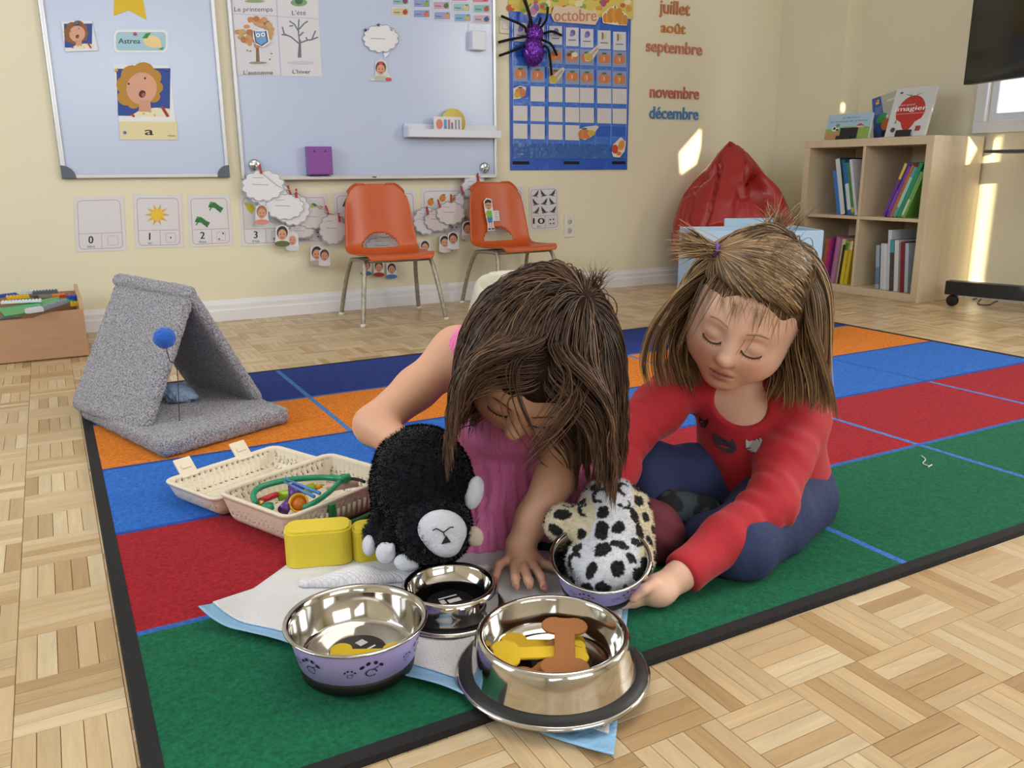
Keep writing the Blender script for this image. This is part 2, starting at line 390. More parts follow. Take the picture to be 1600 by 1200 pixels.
# ------------------------------------------------------------------ parquet floor
def woodmat(name, indiv):
    m = bpy.data.materials.new(name); m.use_nodes = True; nt = m.node_tree; b = nt.nodes['Principled BSDF']; N = nt.nodes.new; L = nt.links.new
    b.inputs['Roughness'].default_value = .33; b.inputs['Specular IOR Level'].default_value = .45
    at = N('ShaderNodeAttribute'); at.attribute_name = 'grain'; co = at.outputs['Vector']
    oi = N('ShaderNodeObjectInfo')
    if indiv:
        s = N('ShaderNodeVectorMath'); s.operation = 'SCALE'; s.inputs['Scale'].default_value = 37; L(oi.outputs['Random'], s.inputs[0])
        ad = N('ShaderNodeVectorMath'); ad.operation = 'ADD'; L(co, ad.inputs[0]); L(s.outputs[0], ad.inputs[1]); co = ad.outputs[0]; src = oi.outputs['Color']
    else:
        a2 = N('ShaderNodeAttribute'); a2.attribute_name = 'Col'; src = a2.outputs['Color']
    mp = N('ShaderNodeMapping'); mp.inputs['Scale'].default_value = (9, 95, 60); L(co, mp.inputs[0])
    n = N('ShaderNodeTexNoise'); n.inputs['Scale'].default_value = 1; n.inputs['Detail'].default_value = 6; n.inputs['Roughness'].default_value = .65; n.inputs['Distortion'].default_value = .6; L(mp.outputs[0], n.inputs['Vector'])
    mr = N('ShaderNodeMapRange'); mr.inputs[1].default_value = .3; mr.inputs[2].default_value = .75; mr.inputs[3].default_value = .84; mr.inputs[4].default_value = 1.12; L(n.outputs['Fac'], mr.inputs[0])
    mx = N('ShaderNodeVectorMath'); mx.operation = 'SCALE'; L(src, mx.inputs[0]); L(mr.outputs[0], mx.inputs['Scale']); L(mx.outputs[0], b.inputs['Base Color'])
    return m
wood_i, wood_s = woodmat('parquet wood', True), woodmat('parquet wood far', False)
def floor():
    fo = struct(box('floor', (XL - .1, YF - .1, -.05), (XR + .1, YW + .1, -.0035), mat('dark joint', '#a08058', .8)))
    ox, oy, B = .575, -.143, .12; sw = B/5
    tones = [lin(c) for c in ('#c5a982', '#cbb08a', '#cfb692', '#bd9f77', '#c7ac86', '#d3bd9b', '#b4946b', '#c9ae88')]
    def brick(L_, W_, j=.00035, bev=.0005):
        x, y = L_/2 - j, W_/2 - j; bx, by = x - bev, y - bev
        vs_ = [(-x, -y, -.004), (x, -y, -.004), (x, y, -.004), (-x, y, -.004), (-x, -y, -bev), (x, -y, -bev), (x, y, -bev), (-x, y, -bev), (-bx, -by, 0), (bx, -by, 0), (bx, by, 0), (-bx, by, 0)]
        fs = [(8, 9, 10, 11)] + [(a, (a + 1) % 4, (a + 1) % 4 + 4, a + 4) for a in range(4)] + [(a + 4, (a + 1) % 4 + 4, (a + 1) % 4 + 8, a + 8) for a in range(4)]
        return np.array(vs_), fs
    bv, bf = brick(B, sw); me = pymesh('parquet_strip', bv, bf)
    a = me.attributes.new('grain', 'FLOAT_VECTOR', 'POINT'); a.data.foreach_set('vector', bv.astype(np.float32).ravel()); me.materials.append(wood_i)
    items = []; rg = np.random.default_rng(3)
    for i in range(-22, 30):
        for j in range(-20, 28):
            alongx = (i + j) % 2 != 0; x0, y0 = ox + i*B, oy + j*B
            if x0 < -2.0 or x0 > XR or y0 < -1.1 or y0 > YW: continue
            for s in range(5):
                c = (x0 + B/2, y0 + (s + .5)*sw) if alongx else (x0 + (s + .5)*sw, y0 + B/2)
                t = np.array(tones[rg.integers(len(tones))])*rg.uniform(.92, 1.06); items.append((c, alongx, t))
    vis = []
    for q, (c, ax, t) in enumerate(items):
        d = V(*c, 0) - CAM; dep = d @ CF
        if dep < .3: continue
        px, py = 800 + FPX*(d @ CR)/dep, 600 - FPX*(d @ CU)/dep
        onrug = -.03 < c[0] < 2.79 and -.03 < c[1] < 1.9
        if -25 < px < 1625 and py < 1225 and not onrug: vis.append((dep, q))
    near = {q for _, q in sorted(vis)[:300]}; Vs, Fs, Gs, Cs = [], [], [], []
    for q, (c, ax, t) in enumerate(items):
        if q in near:
            o = link('parquet_strip', me, None, fo, (c[0], c[1], 0)); o.rotation_euler = (0, 0, 0 if ax else math.pi/2); o.color = (*t, 1)
        else:
            n = len(Vs)*12; P = bv.copy() if ax else np.stack([-bv[:, 1], bv[:, 0], bv[:, 2]], 1); P[:, 0] += c[0]; P[:, 1] += c[1]; Vs.append(P)
            Fs += [tuple(n + i for i in f) for f in bf]; Gs.append(bv + rg.uniform(0, 40)); Cs.append(np.tile(t, (12, 1)))
    me2 = npmesh('parquet_strips', np.vstack(Vs), np.array(Fs)); me2.polygons.foreach_set('use_smooth', np.zeros(len(me2.polygons), bool))
    a = me2.attributes.new('grain', 'FLOAT_VECTOR', 'POINT'); a.data.foreach_set('vector', np.vstack(Gs).astype(np.float32).ravel()); vcol(me2, np.vstack(Cs))
    o = link('parquet_strips', me2, wood_s, fo); o['kind'] = 'stuff'
floor()

# ------------------------------------------------------------------ rug
RW, RR, RH = .5509, .3749, .008
def rug():
    t = empty('rug', (0, 0, 0), 0, 'large play rug of green, red, blue, orange and navy squares edged in black', 'rug')
    rows = ['#146244', '#9c1c28', '#2a68c2', '#d2771c', '#15307c']; lines = ['#3c6fc0', '#3c6fc0', '#2a55a8', '#2a50a0', '#3a6ab5']
    bx = [0] ; lw = .007
    for c in range(1, 5): bx += [c*RW - lw, c*RW + lw]
    bx.append(5*RW); by = [0]
    for r in range(1, 5): by += [r*RR - lw*.9, r*RR + lw*.9]
    by.append(5*RR); Vs, Fs, Cs = [], [], []
    for i in range(len(bx) - 1):
        for j in range(len(by) - 1):
            li, lj = i % 2 == 1, j % 2 == 1
            if lj: col = ['#3563b0', '#27489a', '#22438c', '#3c62a8'][j//2]
            elif li: col = ['#3f74c8', '#4a7cc6', '#2a55a8', '#4a7ab8', '#3f6db2'][j//2]
            else: col = rows[j//2]
            nx = max(1, int((bx[i+1] - bx[i])/.05)); ny = max(1, int((by[j+1] - by[j])/.05))
            n = len(Vs); xs, ys = np.linspace(bx[i], bx[i+1], nx + 1), np.linspace(by[j], by[j+1], ny + 1)
            for x in xs:
                for y in ys: Vs.append((x, y, RH)); Cs.append(lin(col))
            Fs += [(n + a*(ny + 1) + b, n + (a + 1)*(ny + 1) + b, n + (a + 1)*(ny + 1) + b + 1, n + a*(ny + 1) + b + 1) for a in range(nx) for b in range(ny)]
    me = npmesh('pile', Vs, Fs); vcol(me, np.array(Cs)); link('pile', me, mat('rug pile', attr='Col', rough=.95, spec=.1, sheen=.05, bump=[(420, .7), (60, .2)], var=(180, .38)), t)
    o_ = .022; P = [(-o_, -o_), (5*RW + o_, -o_), (5*RW + o_, 5*RR + o_*.6), (-o_, 5*RR + o_*.6)]; I = [(0, 0), (5*RW, 0), (5*RW, 5*RR), (0, 5*RR)]
    vs_ = [(x, y, .0005) for x, y in P] + [(x*.9985 + .002, y*.9985 + .0014, RH + .001) for x, y in P] + [(x, y, RH + .0005) for x, y in I] + [(x, y, 0.0005) for x, y in I]
    fs = [(a + 4*k, (a + 1) % 4 + 4*k, (a + 1) % 4 + 4*k + 4, a + 4*k + 4) for k in range(3) for a in range(4)] + [(a + 12, (a + 1) % 4 + 12, (a + 1) % 4, a) for a in range(4)]
    link('border', pymesh('border', vs_, fs), mat('black rug edging', '#17161a', .9, bump=(300, .6)), t)
rug()

# ================================================================== things on the back wall
class PxPrint(Print):
    "shapes measured in the picture, laid on a wall-parallel plane"
    def __init__(s, off=.0015, step=.0001): super().__init__(step); s.y = YW - off
    def w(s, x, y): p = WL(x, y, s.y); return p[0], p[2]
    def _add(s, P, faces, col): return super()._add([s.w(*p) for p in P], faces, col)
    def text(s, txt, x, y, h, col, w_=None, align='c', bold=0, rot=0):
        vs_, tr = text_tris(txt)
        x0, x1 = vs_[:, 0].min(), vs_[:, 0].max(); sy = h/.73; sx = sy if w_ is None else w_/(x1 - x0); ox = {'c': (x0 + x1)/2, 'l': x0, 'r': x1}[align]
        for dx in ([0] if not bold else [-bold, 0, bold]):
            Q = np.stack([(vs_[:, 0] - ox)*sx + dx, vs_[:, 1]*sy], 1); c, k = math.cos(rot), math.sin(rot)
            s._add([(x + q[0]*c - q[1]*k, y - q[0]*k - q[1]*c) for q in Q], tr, col)
        return s
    def build(s, name, parent, m=None):
        if s.v: return Print.build(s, name, wallM(0, 0, s.y), parent, m)
def card(name, label, cat, P, col='#e4e4ea', off=.0015, th=.001, draw=None, group=None, m=None, pname='print'):
    pts = [WL(x, y, YW - off) for x, y in P]; o = pts[0]
    me_o = prism(name, [(p[0], p[2]) for p in pts], th, m or mat('card ' + col, col, .6), None, wallM(0, 0, YW - off))
    tag(me_o, label, cat, group)
    if draw:
        d = PxPrint(off + th); draw(d); d.build(pname, me_o)
    return me_o
def cloud(cx, cy, rx, ry, n=11, amp=.1, rot=0):
    P = []
    for i in range(n*8):
        t = 2*math.pi*i/(n*8); r = 1 - amp + amp*abs(math.sin(n*t/2))*1.3
        P.append((cx + rx*r*math.cos(t + rot), cy + ry*r*math.sin(t + rot)))
    return P
boardm = mat('whiteboard enamel', '#c2d0ee', .22, spec=.5)
alu = mat('aluminium frame', '#c8ccd2', .35, metal=.6)
def wbox(name, x0, z0, x1, z1, y0, y1, m, parent, bev=0): return box(name, (x0, YW - y1, z0), (x1, YW - y0, z1), m, parent, bev)
def whiteboard(label, x0, z0, x1, z1, caps):
    t = empty('whiteboard', (0, 0, 0), 0, label, 'whiteboard')
    wbox('panel', x0 + .01, z0 + .01, x1 - .01, z1 - .01, .001, .012, boardm, t)
    for a in ((x0, z0, x0 + .016, z1), (x1 - .016, z0, x1, z1)): wbox('frame_rail', *a, .001, .02, alu, t, .003)
    for a in ((x0 + .016, z0, x1 - .016, z0 + .016), (x0 + .016, z1 - .016, x1 - .016, z1)): wbox('frame_rail', *a, .001, .02, alu, t, .003)
    if caps:
        for cx, s in ((x0, 1), (x1, -1)):
            P = [(0, 0), (s*.05, 0)] + [(s*.05*math.cos(a), .05*math.sin(a)) for a in np.linspace(0, math.pi/2, 7)[1:]]
            if s < 0: P = P[::-1]
            prism('corner_cap', P, .023, mat('grey plastic cap', '#5b6573', .5), t, wallM(cx, z0, YW - .001), .002)
    else:
        wbox('pen_tray', x0 + .02, z0 - .004, x1 - .02, z0 + .012, .02, .045, alu, t, .003)
        wbox('tray_label', 1.28, z0 + .003, 1.30, z0 + .008, .0455, .046, mat('black plastic', '#1b1b1d', .4), t)
    return t
whiteboard('left whiteboard with grey corner caps holding the yellow star', .034, .607, .661, 1.62, True)
whiteboard('wide whiteboard with pen tray and season posters above the orange chairs', .709, .597, 1.935, 1.66, False)
BO = .0128                                                    # board surface offset from the wall
def magnet(px, py, col, label, r=.006, off=BO + .002):
    p = WL(px, py, YW - off); me = lathe_mesh('magnet', [(0, .006), (r*.8, .006), (r, .004), (r, 0), (0, 0)], 14)
    me.transform(Matrix.Translation(p) @ Matrix(((1, 0, 0), (0, 0, -1), (0, 1, 0))).to_4x4()); o = link('magnet', me, mat('magnet ' + col, col, .3)); tag(o, label, 'magnet'); return o

# --- left board
card('paper_star', 'yellow paper star at the top of the left whiteboard', 'paper star', [(177, 25), (179, -8), (160, -22), (192, -28), (203, -60), (213, -28), (240, -24), (222, -8), (229, 31), (201, 16)], '#e2bf2c', BO, .001)
def face_card(d, x0, y0, x1, y1, hair, cap=False):
    W, H = x1 - x0, y1 - y0; X = lambda u: x0 + u*W; Y = lambda v: y0 + v*H
    d.poly([(X(.02), Y(.03)), (X(.98), Y(.02)), (X(.97), Y(.97)), (X(.05), Y(.96))], '#2a4a9c')
    d.poly([(X(.25), Y(.98)), (X(.45), Y(.84)), (X(.72), Y(.8)), (X(.97), Y(.82)), (X(.97), Y(.98))], '#e9e6c8')
    for u, v, r in ((.22, .35, .2), (.3, .16, .2), (.5, .1, .2), (.66, .2, .16), (.72, .4, .13), (.68, .58, .12), (.2, .6, .16), (.33, .7, .12)): d.ell(X(u), Y(v), r*W, r*H, hair)
    d.ell(X(.47), Y(.42), .27*W, .32*H, '#dba58c', .2); d.poly([(X(.42), Y(.66)), (X(.62), Y(.66)), (X(.64), Y(.88)), (X(.42), Y(.88))], '#d59c84')
    d.ell(X(.24), Y(.33), .018*W, .022*H, '#2a2220', n=10); d.ell(X(.53), Y(.22), .018*W, .022*H, '#2a2220', n=10)
    d.ell(X(.48), Y(.53), .06*W, .075*H, '#4b1f22', .3); d.ell(X(.5), Y(.55), .035*W, .045*H, '#a65a5e', n=12)
    d.line([(X(.83), Y(.78)), (X(.94), Y(.98))], .05*W, '#a3322c'); d.line([(X(.28), Y(.92)), (X(.34), Y(.98))], .04*W, '#a3322c')
    for u, v in ((.5, .92), (.62, .88), (.7, .95)): d.ell(X(u), Y(v), .02*W, .02*H, '#d9b436', n=8)
def dr(d): face_card(d, 99, 36, 145, 76, '#8f5a34')
card('picture_card', 'small square card of a brown-haired face on the left whiteboard', 'picture card', [(95, 34), (143, 32), (153, 79), (102, 81)], '#e6e8ee', BO + .003, .001, dr)
magnet(120, 37, '#2f6fb5', 'blue magnet on the small square face card', off=BO + .006)
def dr(d):
    d.rrect(181, 50, 259, 79, 6, '#a9cfe0'); d.text('Astrea', 185, 68, 8.5, '#2b4a50', 34, 'l', .25)
    d.ell(238, 65, 14, 9.5, '#efd99a', .25); d.ell(247, 70, 6, 4, '#efd99a', .5); d.poly([(222, 60), (228, 52), (236, 51), (230, 60)], '#2f8f4d'); d.poly([(247, 77), (256, 73), (254, 78)], '#3f9a5a')
card('name_card', 'pale blue name card with a lemon beside the word Astrea', 'name card', rrect(178, 47, 262, 82, 7), '#eef2f6', BO, .001, dr)
magnet(211, 53, '#c9486a', 'pink magnet holding the lemon name card')
def dr(d):
    face_card(d, 180, 105, 268, 184, '#b98a34')
    d.poly([(186, 190), (276, 190), (277.5, 218), (188, 218)], '#e6dcae'); d.text('a', 233, 211, 13, '#2a2622', 13, 'c', .5); d.line([(262, 212), (274, 212.5)], 2, '#a89f80')
card('letter_poster', 'letter card with a curly blond singing face above the letter a', 'poster', [(177, 101), (264, 103), (278, 219), (189, 219)], '#eceef2', BO, .001, dr)
magnet(182, 110, '#d8a72f', 'yellow magnet at the letter poster corner'); magnet(260, 109, '#2f6fb5', 'blue magnet at the letter poster top right corner'); magnet(195, 207, '#3a86c9', 'blue magnet at the letter poster bottom left corner')

# --- wide board: season posters
def tree_print(kind):
    def dr(d):
        if kind == 'autumn':
            rg = np.random.default_rng(4)
            d.poly([(400, 97), (406, 97), (404, 70), (410, 60), (403, 62), (396, 58), (400, 72)], '#8a6a52')
            for i in range(46):
                a = rg.uniform(0, 6.28); r = rg.uniform(0, 1)**.5; d.ell(399 + 28*r*math.cos(a), 50 + 22*r*math.sin(a), rg.uniform(3, 6), rg.uniform(3, 5), ['#c98a5a', '#d29a68', '#b97848', '#c7a27a', '#caa46e'][i % 5], n=9)
            d.ell(403, 98, 14, 1.5, '#8a9a7a'); 
            for x, y in ((424, 84), (421, 93), (391, 80), (386, 79)): d.ell(x, y, 1.6, 1.2, '#9a8a78', n=7)
            d.text("L'automne", 403, 116.5, 6.5, '#3b4048', 46)
        elif kind == 'winter':
            c = '#6d7686'; d.poly([(465, 90), (471, 90), (470, 62), (467, 62)], c)
            for P in (((468, 66), (466, 48), (467, 30)), ((467, 50), (460, 38), (452, 33)), ((467, 46), (475, 37), (481, 33)), ((467, 68), (455, 58), (444, 53)), ((444, 53), (441, 42)), ((448, 55), (440, 54)), ((469, 67), (480, 63), (487, 62)), ((487, 62), (493, 48)), ((487, 62), (497, 58)), ((458, 40), (452, 41)), ((480, 63), (478, 58)), ((468, 56), (474, 50))): d.line(P, 2.2, c)
            d.ell(470, 98, 22, 2.5, '#c3cfe0'); d.text("L'hiver", 471, 115, 6.5, '#3b4048', 28)
        elif kind == 'spring': d.ell(398, 2, 16, 2.5, '#8faa7a'); d.ell(397, -20, 26, 20, '#a9c48f'); d.text('Le printemps', 396, 18, 7.5, '#3b4048', 60)
        else: d.ell(467, 4, 13, 6, '#7fa07a'); d.ell(467, 2, 6, 5, '#3f6f4a'); d.ell(467, -22, 26, 20, '#6f9a62'); d.text("L'été", 467, 23.5, 7.5, '#3b4048', 22)
    return dr
for kind, lab, P in (('spring', 'white poster reading Le printemps, upper left of the four seasons', [(360, -60), (429, -60), (432, 25), (363, 21)]), ('summer', "white poster reading L'été, upper right of the four seasons", [(431, -60), (496, -60), (498, 29), (434, 25.5)]),
                     ('autumn', "white poster of an orange tree reading L'automne", [(363, 22), (432, 26), (438, 119), (371, 117)]), ('winter', "white poster of a bare grey tree reading L'hiver", [(434, 26.5), (498, 30), (503, 120), (440, 119)])):
    card('season_poster', lab, 'poster', P, '#dcdde6', BO, .0008, tree_print(kind), 'season posters')
def dr(d):
    d.poly([(399, 49), (414, 49), (419, 64), (410, 70), (401, 66)], '#6aa5d8'); d.line([(397, 48), (400, 66), (409, 71), (418, 65), (415, 48)], 2, '#2f3f6a')
    for x, y in ((403, 55), (411, 54)): d.ell(x, y, 3.3, 3.3, '#f0f2f6', n=12); d.ell(x, y, 1.3, 1.3, '#20242c', n=8)
card('owl_cutout', 'blue paper owl stuck on the orange tree poster', 'paper cutout', [(395, 47), (406, 45), (418, 47), (422, 66), (412, 74), (400, 70), (395, 60)], '#e4e6ec', BO + .0085, .001, dr)
# fruit name cards
fr = [('#8fbcc4', '#8a3f5a'), ('#8e9fd6', '#7fb840'), ('#caa3c0', '#3f7a4a'), ('#9cc7cb', '#d8c890'), ('#8fc1bf', '#c94a48'), ('#d2c29a', '#a83c3a'), ('#8c9cd8', '#cc6a52'), ('#93a2dc', '#d99a6a'), ('#7fb2dc', '#d8b46a'), ('#cfb4c0', '#2f5fae'), ('#c77fae', '#7a2f5a'), ('#d58aa6', '#c43a5a')]
cn = ['teal', 'periwinkle', 'mauve', 'aqua', 'sea-green', 'beige', 'lavender-blue', 'lilac-blue', 'sky-blue', 'dusty pink', 'magenta', 'rose']; fn_ = ['plum', 'green pear', 'watermelon', 'pale lemon', 'red apple', 'dark strawberry', 'fig', 'apricot', 'yellow melon', 'blueberry', 'dark berry', 'cherry']
sp = [(612, -4), (645, 0), (676, 3), (707, 6), (739, 8), (612, 13), (645, 16), (677, 19), (709, 22), (739, 24), (704, -10), (737, -8)]
for i, (x, y) in enumerate(sp):
    def dr(d, x=x, y=y, i=i):
        d.rrect(x + 1.5, y - .2, x + 26.5, y + 11.2, 1.5, fr[i][0]); d.line([(x + 3.5, y + 6.2), (x + 13, y + 6.8)], 1.4, '#5f6a80'); d.ell(x + 21, y + 6, 4, 4, fr[i][1], n=12); d.ell(x + 22, y + 2.2, 2, 1.2, '#5a8a4a', n=8)
    card('fruit_name_card', f'{cn[i]} name card with a {fn_[i]}, high on the wide whiteboard', 'name card', [(x, y - 2), (x + 28, y - .5), (x + 28, y + 13.5), (x, y + 12.5)], '#d8dbe6', BO, .0008, dr, 'fruit name cards')
def dr(d):
    P = cloud(595, 60, 28, 22, 13, .09); P.append(P[0]); d.line(P, 1, '#70788c'); d.line([(579, 60), (602, 61)], 1, '#8890a4'); d.poly([(599, 83), (610, 82), (601, 91)], '#eef0f6')
card('speech_cloud', 'white speech-cloud cutout alone in the middle of the wide whiteboard', 'paper cutout', cloud(595, 60, 29, 23, 13, .09), '#e9ebf3', BO + .004, .001, dr)
magnet(571, 47, '#31507f', 'navy magnet left on the lone speech cloud', off=BO + .007); magnet(591, 39, '#2f5f9f', 'blue magnet at the top of the lone speech cloud', off=BO + .007); magnet(612, 46, '#aeb4c4', 'grey magnet at the right of the lone speech cloud', off=BO + .007)
def portrait(d, x, y, s, hair='#4a2f22', top='#d8dce2', acc=None):
    d.ell(x, y - .1*s, .36*s, .44*s, hair, n=16); d.ell(x, y + .03*s, .28*s, .36*s, '#d49a80', n=16)
    d.line([(x - .12*s, y + .2*s), (x, y + .24*s), (x + .12*s, y + .2*s)], .05*s, '#8a3a3a')
    for q in (-.11, .11): d.ell(x + q*s, y, .04*s, .04*s, '#33241f', n=7)
    d.ell(x, y + .62*s, .5*s, .2*s, top, n=14)
    if acc: d.ell(x, y - .42*s, .14*s, .12*s, acc, n=8)
def dr(d): portrait(d, 595, 108, 23, '#5a3a30', '#b9c0bc', '#d8455f'); d.ell(607, 124, 5, 3, '#d8455f', n=9)
card('portrait_cutout', 'small portrait cutout with a pink bow below the lone speech cloud', 'photo', [(586, 96), (596, 92), (604, 97), (606, 112), (613, 125), (600, 127), (576, 126), (586, 117)], '#d6dade', BO + .003, .001, dr)
# white hook holder
t = empty('magnetic_holder', (0, 0, 0), 0, 'small white magnetic holder near the top right of the wide whiteboard', 'holder')
p0, p1 = WL(735, 78, YW - .03), WL(757, 46, YW - .03)
wm = mat('white plastic', '#dfe4f2', .35)
box('back_plate', (p0[0], YW - .016, p0[2]), (p1[0] - .006, YW - .0125, p1[2] + .02), wm, t, .0015); box('pocket', (p0[0] + .002, YW - .05, p0[2]), (p1[0], YW - .016, p1[2] - .01), wm, t, .004)
# ledge shelf on the board
t = empty('picture_ledge', (0, 0, 0), 0, 'white ledge stuck on the lower right of the wide whiteboard', 'shelf')
a, b = WL(637, 214, YW - .06), WL(776, 218, YW - .06); z = a[2]; X0, X1 = a[0], b[0] + .015
box('shelf_board', (X0, YW - .075, z), (X1, YW - .0208, z + .008), wm, t, .001)
box('front_lip', (X0, YW - .082, z), (X1, YW - .075, z + .035), wm, t, .002); box('back_lip', (X0, YW - .026, z + .008), (X1, YW - .0208, z + .06), wm, t, .002); box('end_lip', (X0 - .004, YW - .082, z), (X0, YW - .0208, z + .05), wm, t, .001)
LZ = z + .008
def disc():
    c = WL(708, 187, YW - .035); o = empty('yellow_disc', (c[0], YW - .035, LZ), 0, 'round yellow fish-like disc standing on the white ledge', 'toy')
    r = .062
    me = lathe_mesh('disc', [(0, .006), (r - .002, .006), (r, .004), (r, -.004), (r - .002, -.006), (0, -.006)], 28); me.transform(Matrix(((1, 0, 0), (0, 0, -1), (0, 1, 0))).to_4x4()); me.transform(Matrix.Translation((0, 0, r)))
    link('disc', me, mat('yellow toy plastic', '#d9bf62', .4), o)
    d = Print(.0004); d.ell(.012, .012, .012, .013, '#eef1f6'); d.ell(.010, .012, .007, .008, '#24479b'); d.ell(.03, .015, .003, .008, '#7c7a5a'); d.ell(-.018, .012, .016, .014, '#c9cf6a'); d.ell(.032, -.015, .004, .014, '#b98a3c')
    d.build('eye_print', Matrix.Translation((0, -.0066, r)) @ Matrix(((1, 0, 0), (0, 0, -1), (0, 1, 0))).to_4x4(), o)
disc()
def ledgecard():
    p0, p1 = WL(678, 204, YW - .065), WL(721, 183, YW - .065); o = box('picture_card', (p0[0], YW - .0655, LZ), (p1[0], YW - .064, p1[2]), mat('card #e4e4ea', '#e4e4ea', .6)); tag(o, 'white card of small pictures leaning on the white ledge', 'picture card')
    d = Print(.0003); W = p1[0] - p0[0]; H = p1[2] - LZ
    d.ell(W*.2, H*.6, W*.12, H*.26, '#d98a72'); d.rect(W*.36, H*.36, W*.46, H*.85, '#5f98d8'); d.rect(W*.5, H*.36, W*.58, H*.85, '#b4837a'); d.rect(W*.62, H*.36, W*.68, H*.7, '#6a6f86'); d.rect(W*.76, H*.36, W*.8, H*.85, '#7f869e'); d.rect(W*.88, H*.36, W*.92, H*.85, '#7f869e')
    d.build('print', wallM(p0[0], LZ, YW - .0658), o)
ledgecard()
# purple magnetic cup
t = empty('pencil_cup', (0, 0, 0), 0, 'translucent purple magnetic cup at the bottom of the wide whiteboard', 'cup')
pm = mat('translucent purple plastic', '#a25fc0', .25, trans=.3)
p0, p1 = WL(483, 277, YW - .05), WL(517, 229, YW - .05); x0, x1, z0, z1 = p0[0], p1[0], max(p0[2], .618), p1[2]
box('front', (x0, YW - .062, z0), (x1, YW - .058, z1), pm, t, .001); box('back', (x0, YW - .0165, z0), (x1, YW - .0135, z1), pm, t, .001)
for xx in (x0, x1 - .003, (x0 + x1)/2 - .0015): box('divider', (xx, YW - .058, z0), (xx + .003, YW - .0165, z1), pm, t)
box('base', (x0, YW - .062, z0 - .004), (x1, YW - .0135, z0), mat('deep purple plastic', '#7a3590', .3), t, .001)
for q in (.25, .72): lathe('stud', [(0, .002), (.004, .002), (.004, 0)], mat('dark stud', '#3a2450', .4), t, n=10).matrix_world = Matrix.Translation((x0 + (x1 - x0)*q, YW - .062, z1 - .02)) @ Matrix(((1, 0, 0), (0, 0, -1), (0, 1, 0))).to_4x4()

# --- number cards under the boards
def number_card(P, num, word, lab, pic=None, dots=0):
    (ax, ay), (bx, by), (cx, cy), (dx, dy) = P
    def X(u, v): return ((ax*(1 - u) + bx*u)*(1 - v) + (dx*(1 - u) + cx*u)*v, (ay*(1 - u) + by*u)*(1 - v) + (dy*(1 - u) + cy*u)*v)
    def dr(d):
        R_ = rrect(.07, .07, .93, .95, .08); R_.append(R_[0]); d.line([X(*p) for p in R_], 1.1, '#c8a8a4')
        d.line([X(.07, .67), X(.93, .67)], .9, '#c8a8a4'); d.line([X(.52, .67), X(.52, .95)], .9, '#c8a8a4')
        h = (dy - ay); x, y = X(.3, .85); d.text(num, x, y, .14*h, '#22242c', None if len(num) < 2 else .26*h, 'c', .35)
        x, y = X(.3, .93); 
        if word: d.text(word, x, y, .055*h, '#3a3c46', None, 'c')
        q = [X(*p) for p in rrect(.64, .73, .84, .9, .02)]; q.append(q[0]); d.line(q, .7, '#b9b2b8')
        for u, v in {1: [(.74, .815)], 2: [(.69, .87), (.79, .76)], 3: [(.69, .87), (.74, .815), (.79, .76)], 0: []}.get(dots, [(.69, .77), (.79, .77), (.69, .86), (.79, .86)]):
            x, y = X(u, v); d.ell(x, y, 1.3, 1.3, '#22242c', n=8)
        if pic: pic(d, X)
    card('number_card', lab, 'number card', P, '#dedde4', .0012, .0008, dr, 'number cards along the wall')
def p_sun(d, X):
    x, y = X(.48, .38)
    for k in range(10):
        a = 2*math.pi*k/10; d.poly([(x + 20*math.cos(a), y + 18*math.sin(a)), (x + 8*math.cos(a + .3), y + 8*math.sin(a + .3)), (x + 8*math.cos(a - .3), y + 8*math.sin(a - .3))], '#e6b03c')
    d.ell(x, y, 9.5, 9.5, '#efc53a')
def p_frogs(d, X):
    for u, v, s in ((.66, .22, 1), (.32, .5, 1)):
        x, y = X(u, v); d.poly([(x - 12, y + 2), (x - 9, y - 5), (x - 2, y - 6), (x + 6, y), (x + 12, y + 3), (x + 9, y + 8), (x + 3, y + 7), (x - 2, y + 3)], '#2f7a36'); d.line([(x - 6, y + 1), (x - 10, y + 7)], 1.6, '#2a6a30'); d.line([(x + 2, y + 4), (x + 8, y + 10)], 2, '#256029'); d.ell(x - 7, y - 5, 2, 2, '#4c9a4c', n=8)
def p_leaf(d, X):
    x, y = X(.2, .25); d.poly([(x - 8, y - 8), (x + 6, y - 4), (x + 9, y + 2), (x + 4, y + 11), (x - 3, y + 3)], '#c7bf2e')
def p_parrot(d, X):
    x, y = X(.62, .26); d.ell(x, y, 7, 6, '#3f8a4a', .4); d.ell(x - 4, y, 4, 5, '#d8c23a'); d.ell(x - 2, y + 5, 5, 3, '#3a62a8'); d.poly([(x + 4, y - 3), (x + 15, y - 1), (x + 8, y + 7)], '#b98a6a')
def p_palm(d, X):
    x, y = X(.2, .2)
    for a in (-.8, -.3, .4): d.line([(x, y + 6), (x + 8*math.cos(a), y + 8*math.sin(a))], 2, '#2f5a3a')
def p_orange(d, X):
    for u, v in ((.22, .3), (.5, .22), (.76, .24), (.42, .52), (.62, .5)):
        x, y = X(u, v); d.ell(x, y, 5, 5.6, '#dd8a34', n=14); d.ell(x + 2, y - 5, 2.5, 1.2, '#4f7a3a', n=8)
def p_birds(d, X):
    for r in range(3):
        for c in range(3):
            x, y = X(.22 + .28*c, .16 + .19*r); f = 1 if (r + c) % 2 else -1
            d.poly([(x - 5*f, y - 6), (x, y), (x + 4*f, y + 4), (x - 1*f, y + 5), (x - 4*f, y + 1)], '#3a4048'); d.line([(x - 4*f, y + 5), (x + 5*f, y + 3)], 1.2, '#5a626a')
number_card([(115, 308), (192, 306), (198, 391), (119, 394)], '0', 'zéro', 'number card 0 zéro with an empty picture frame')
number_card([(208, 304), (283, 304), (287, 386), (212, 388)], '1', 'un', 'number card 1 un with a yellow sun', p_sun, 1)
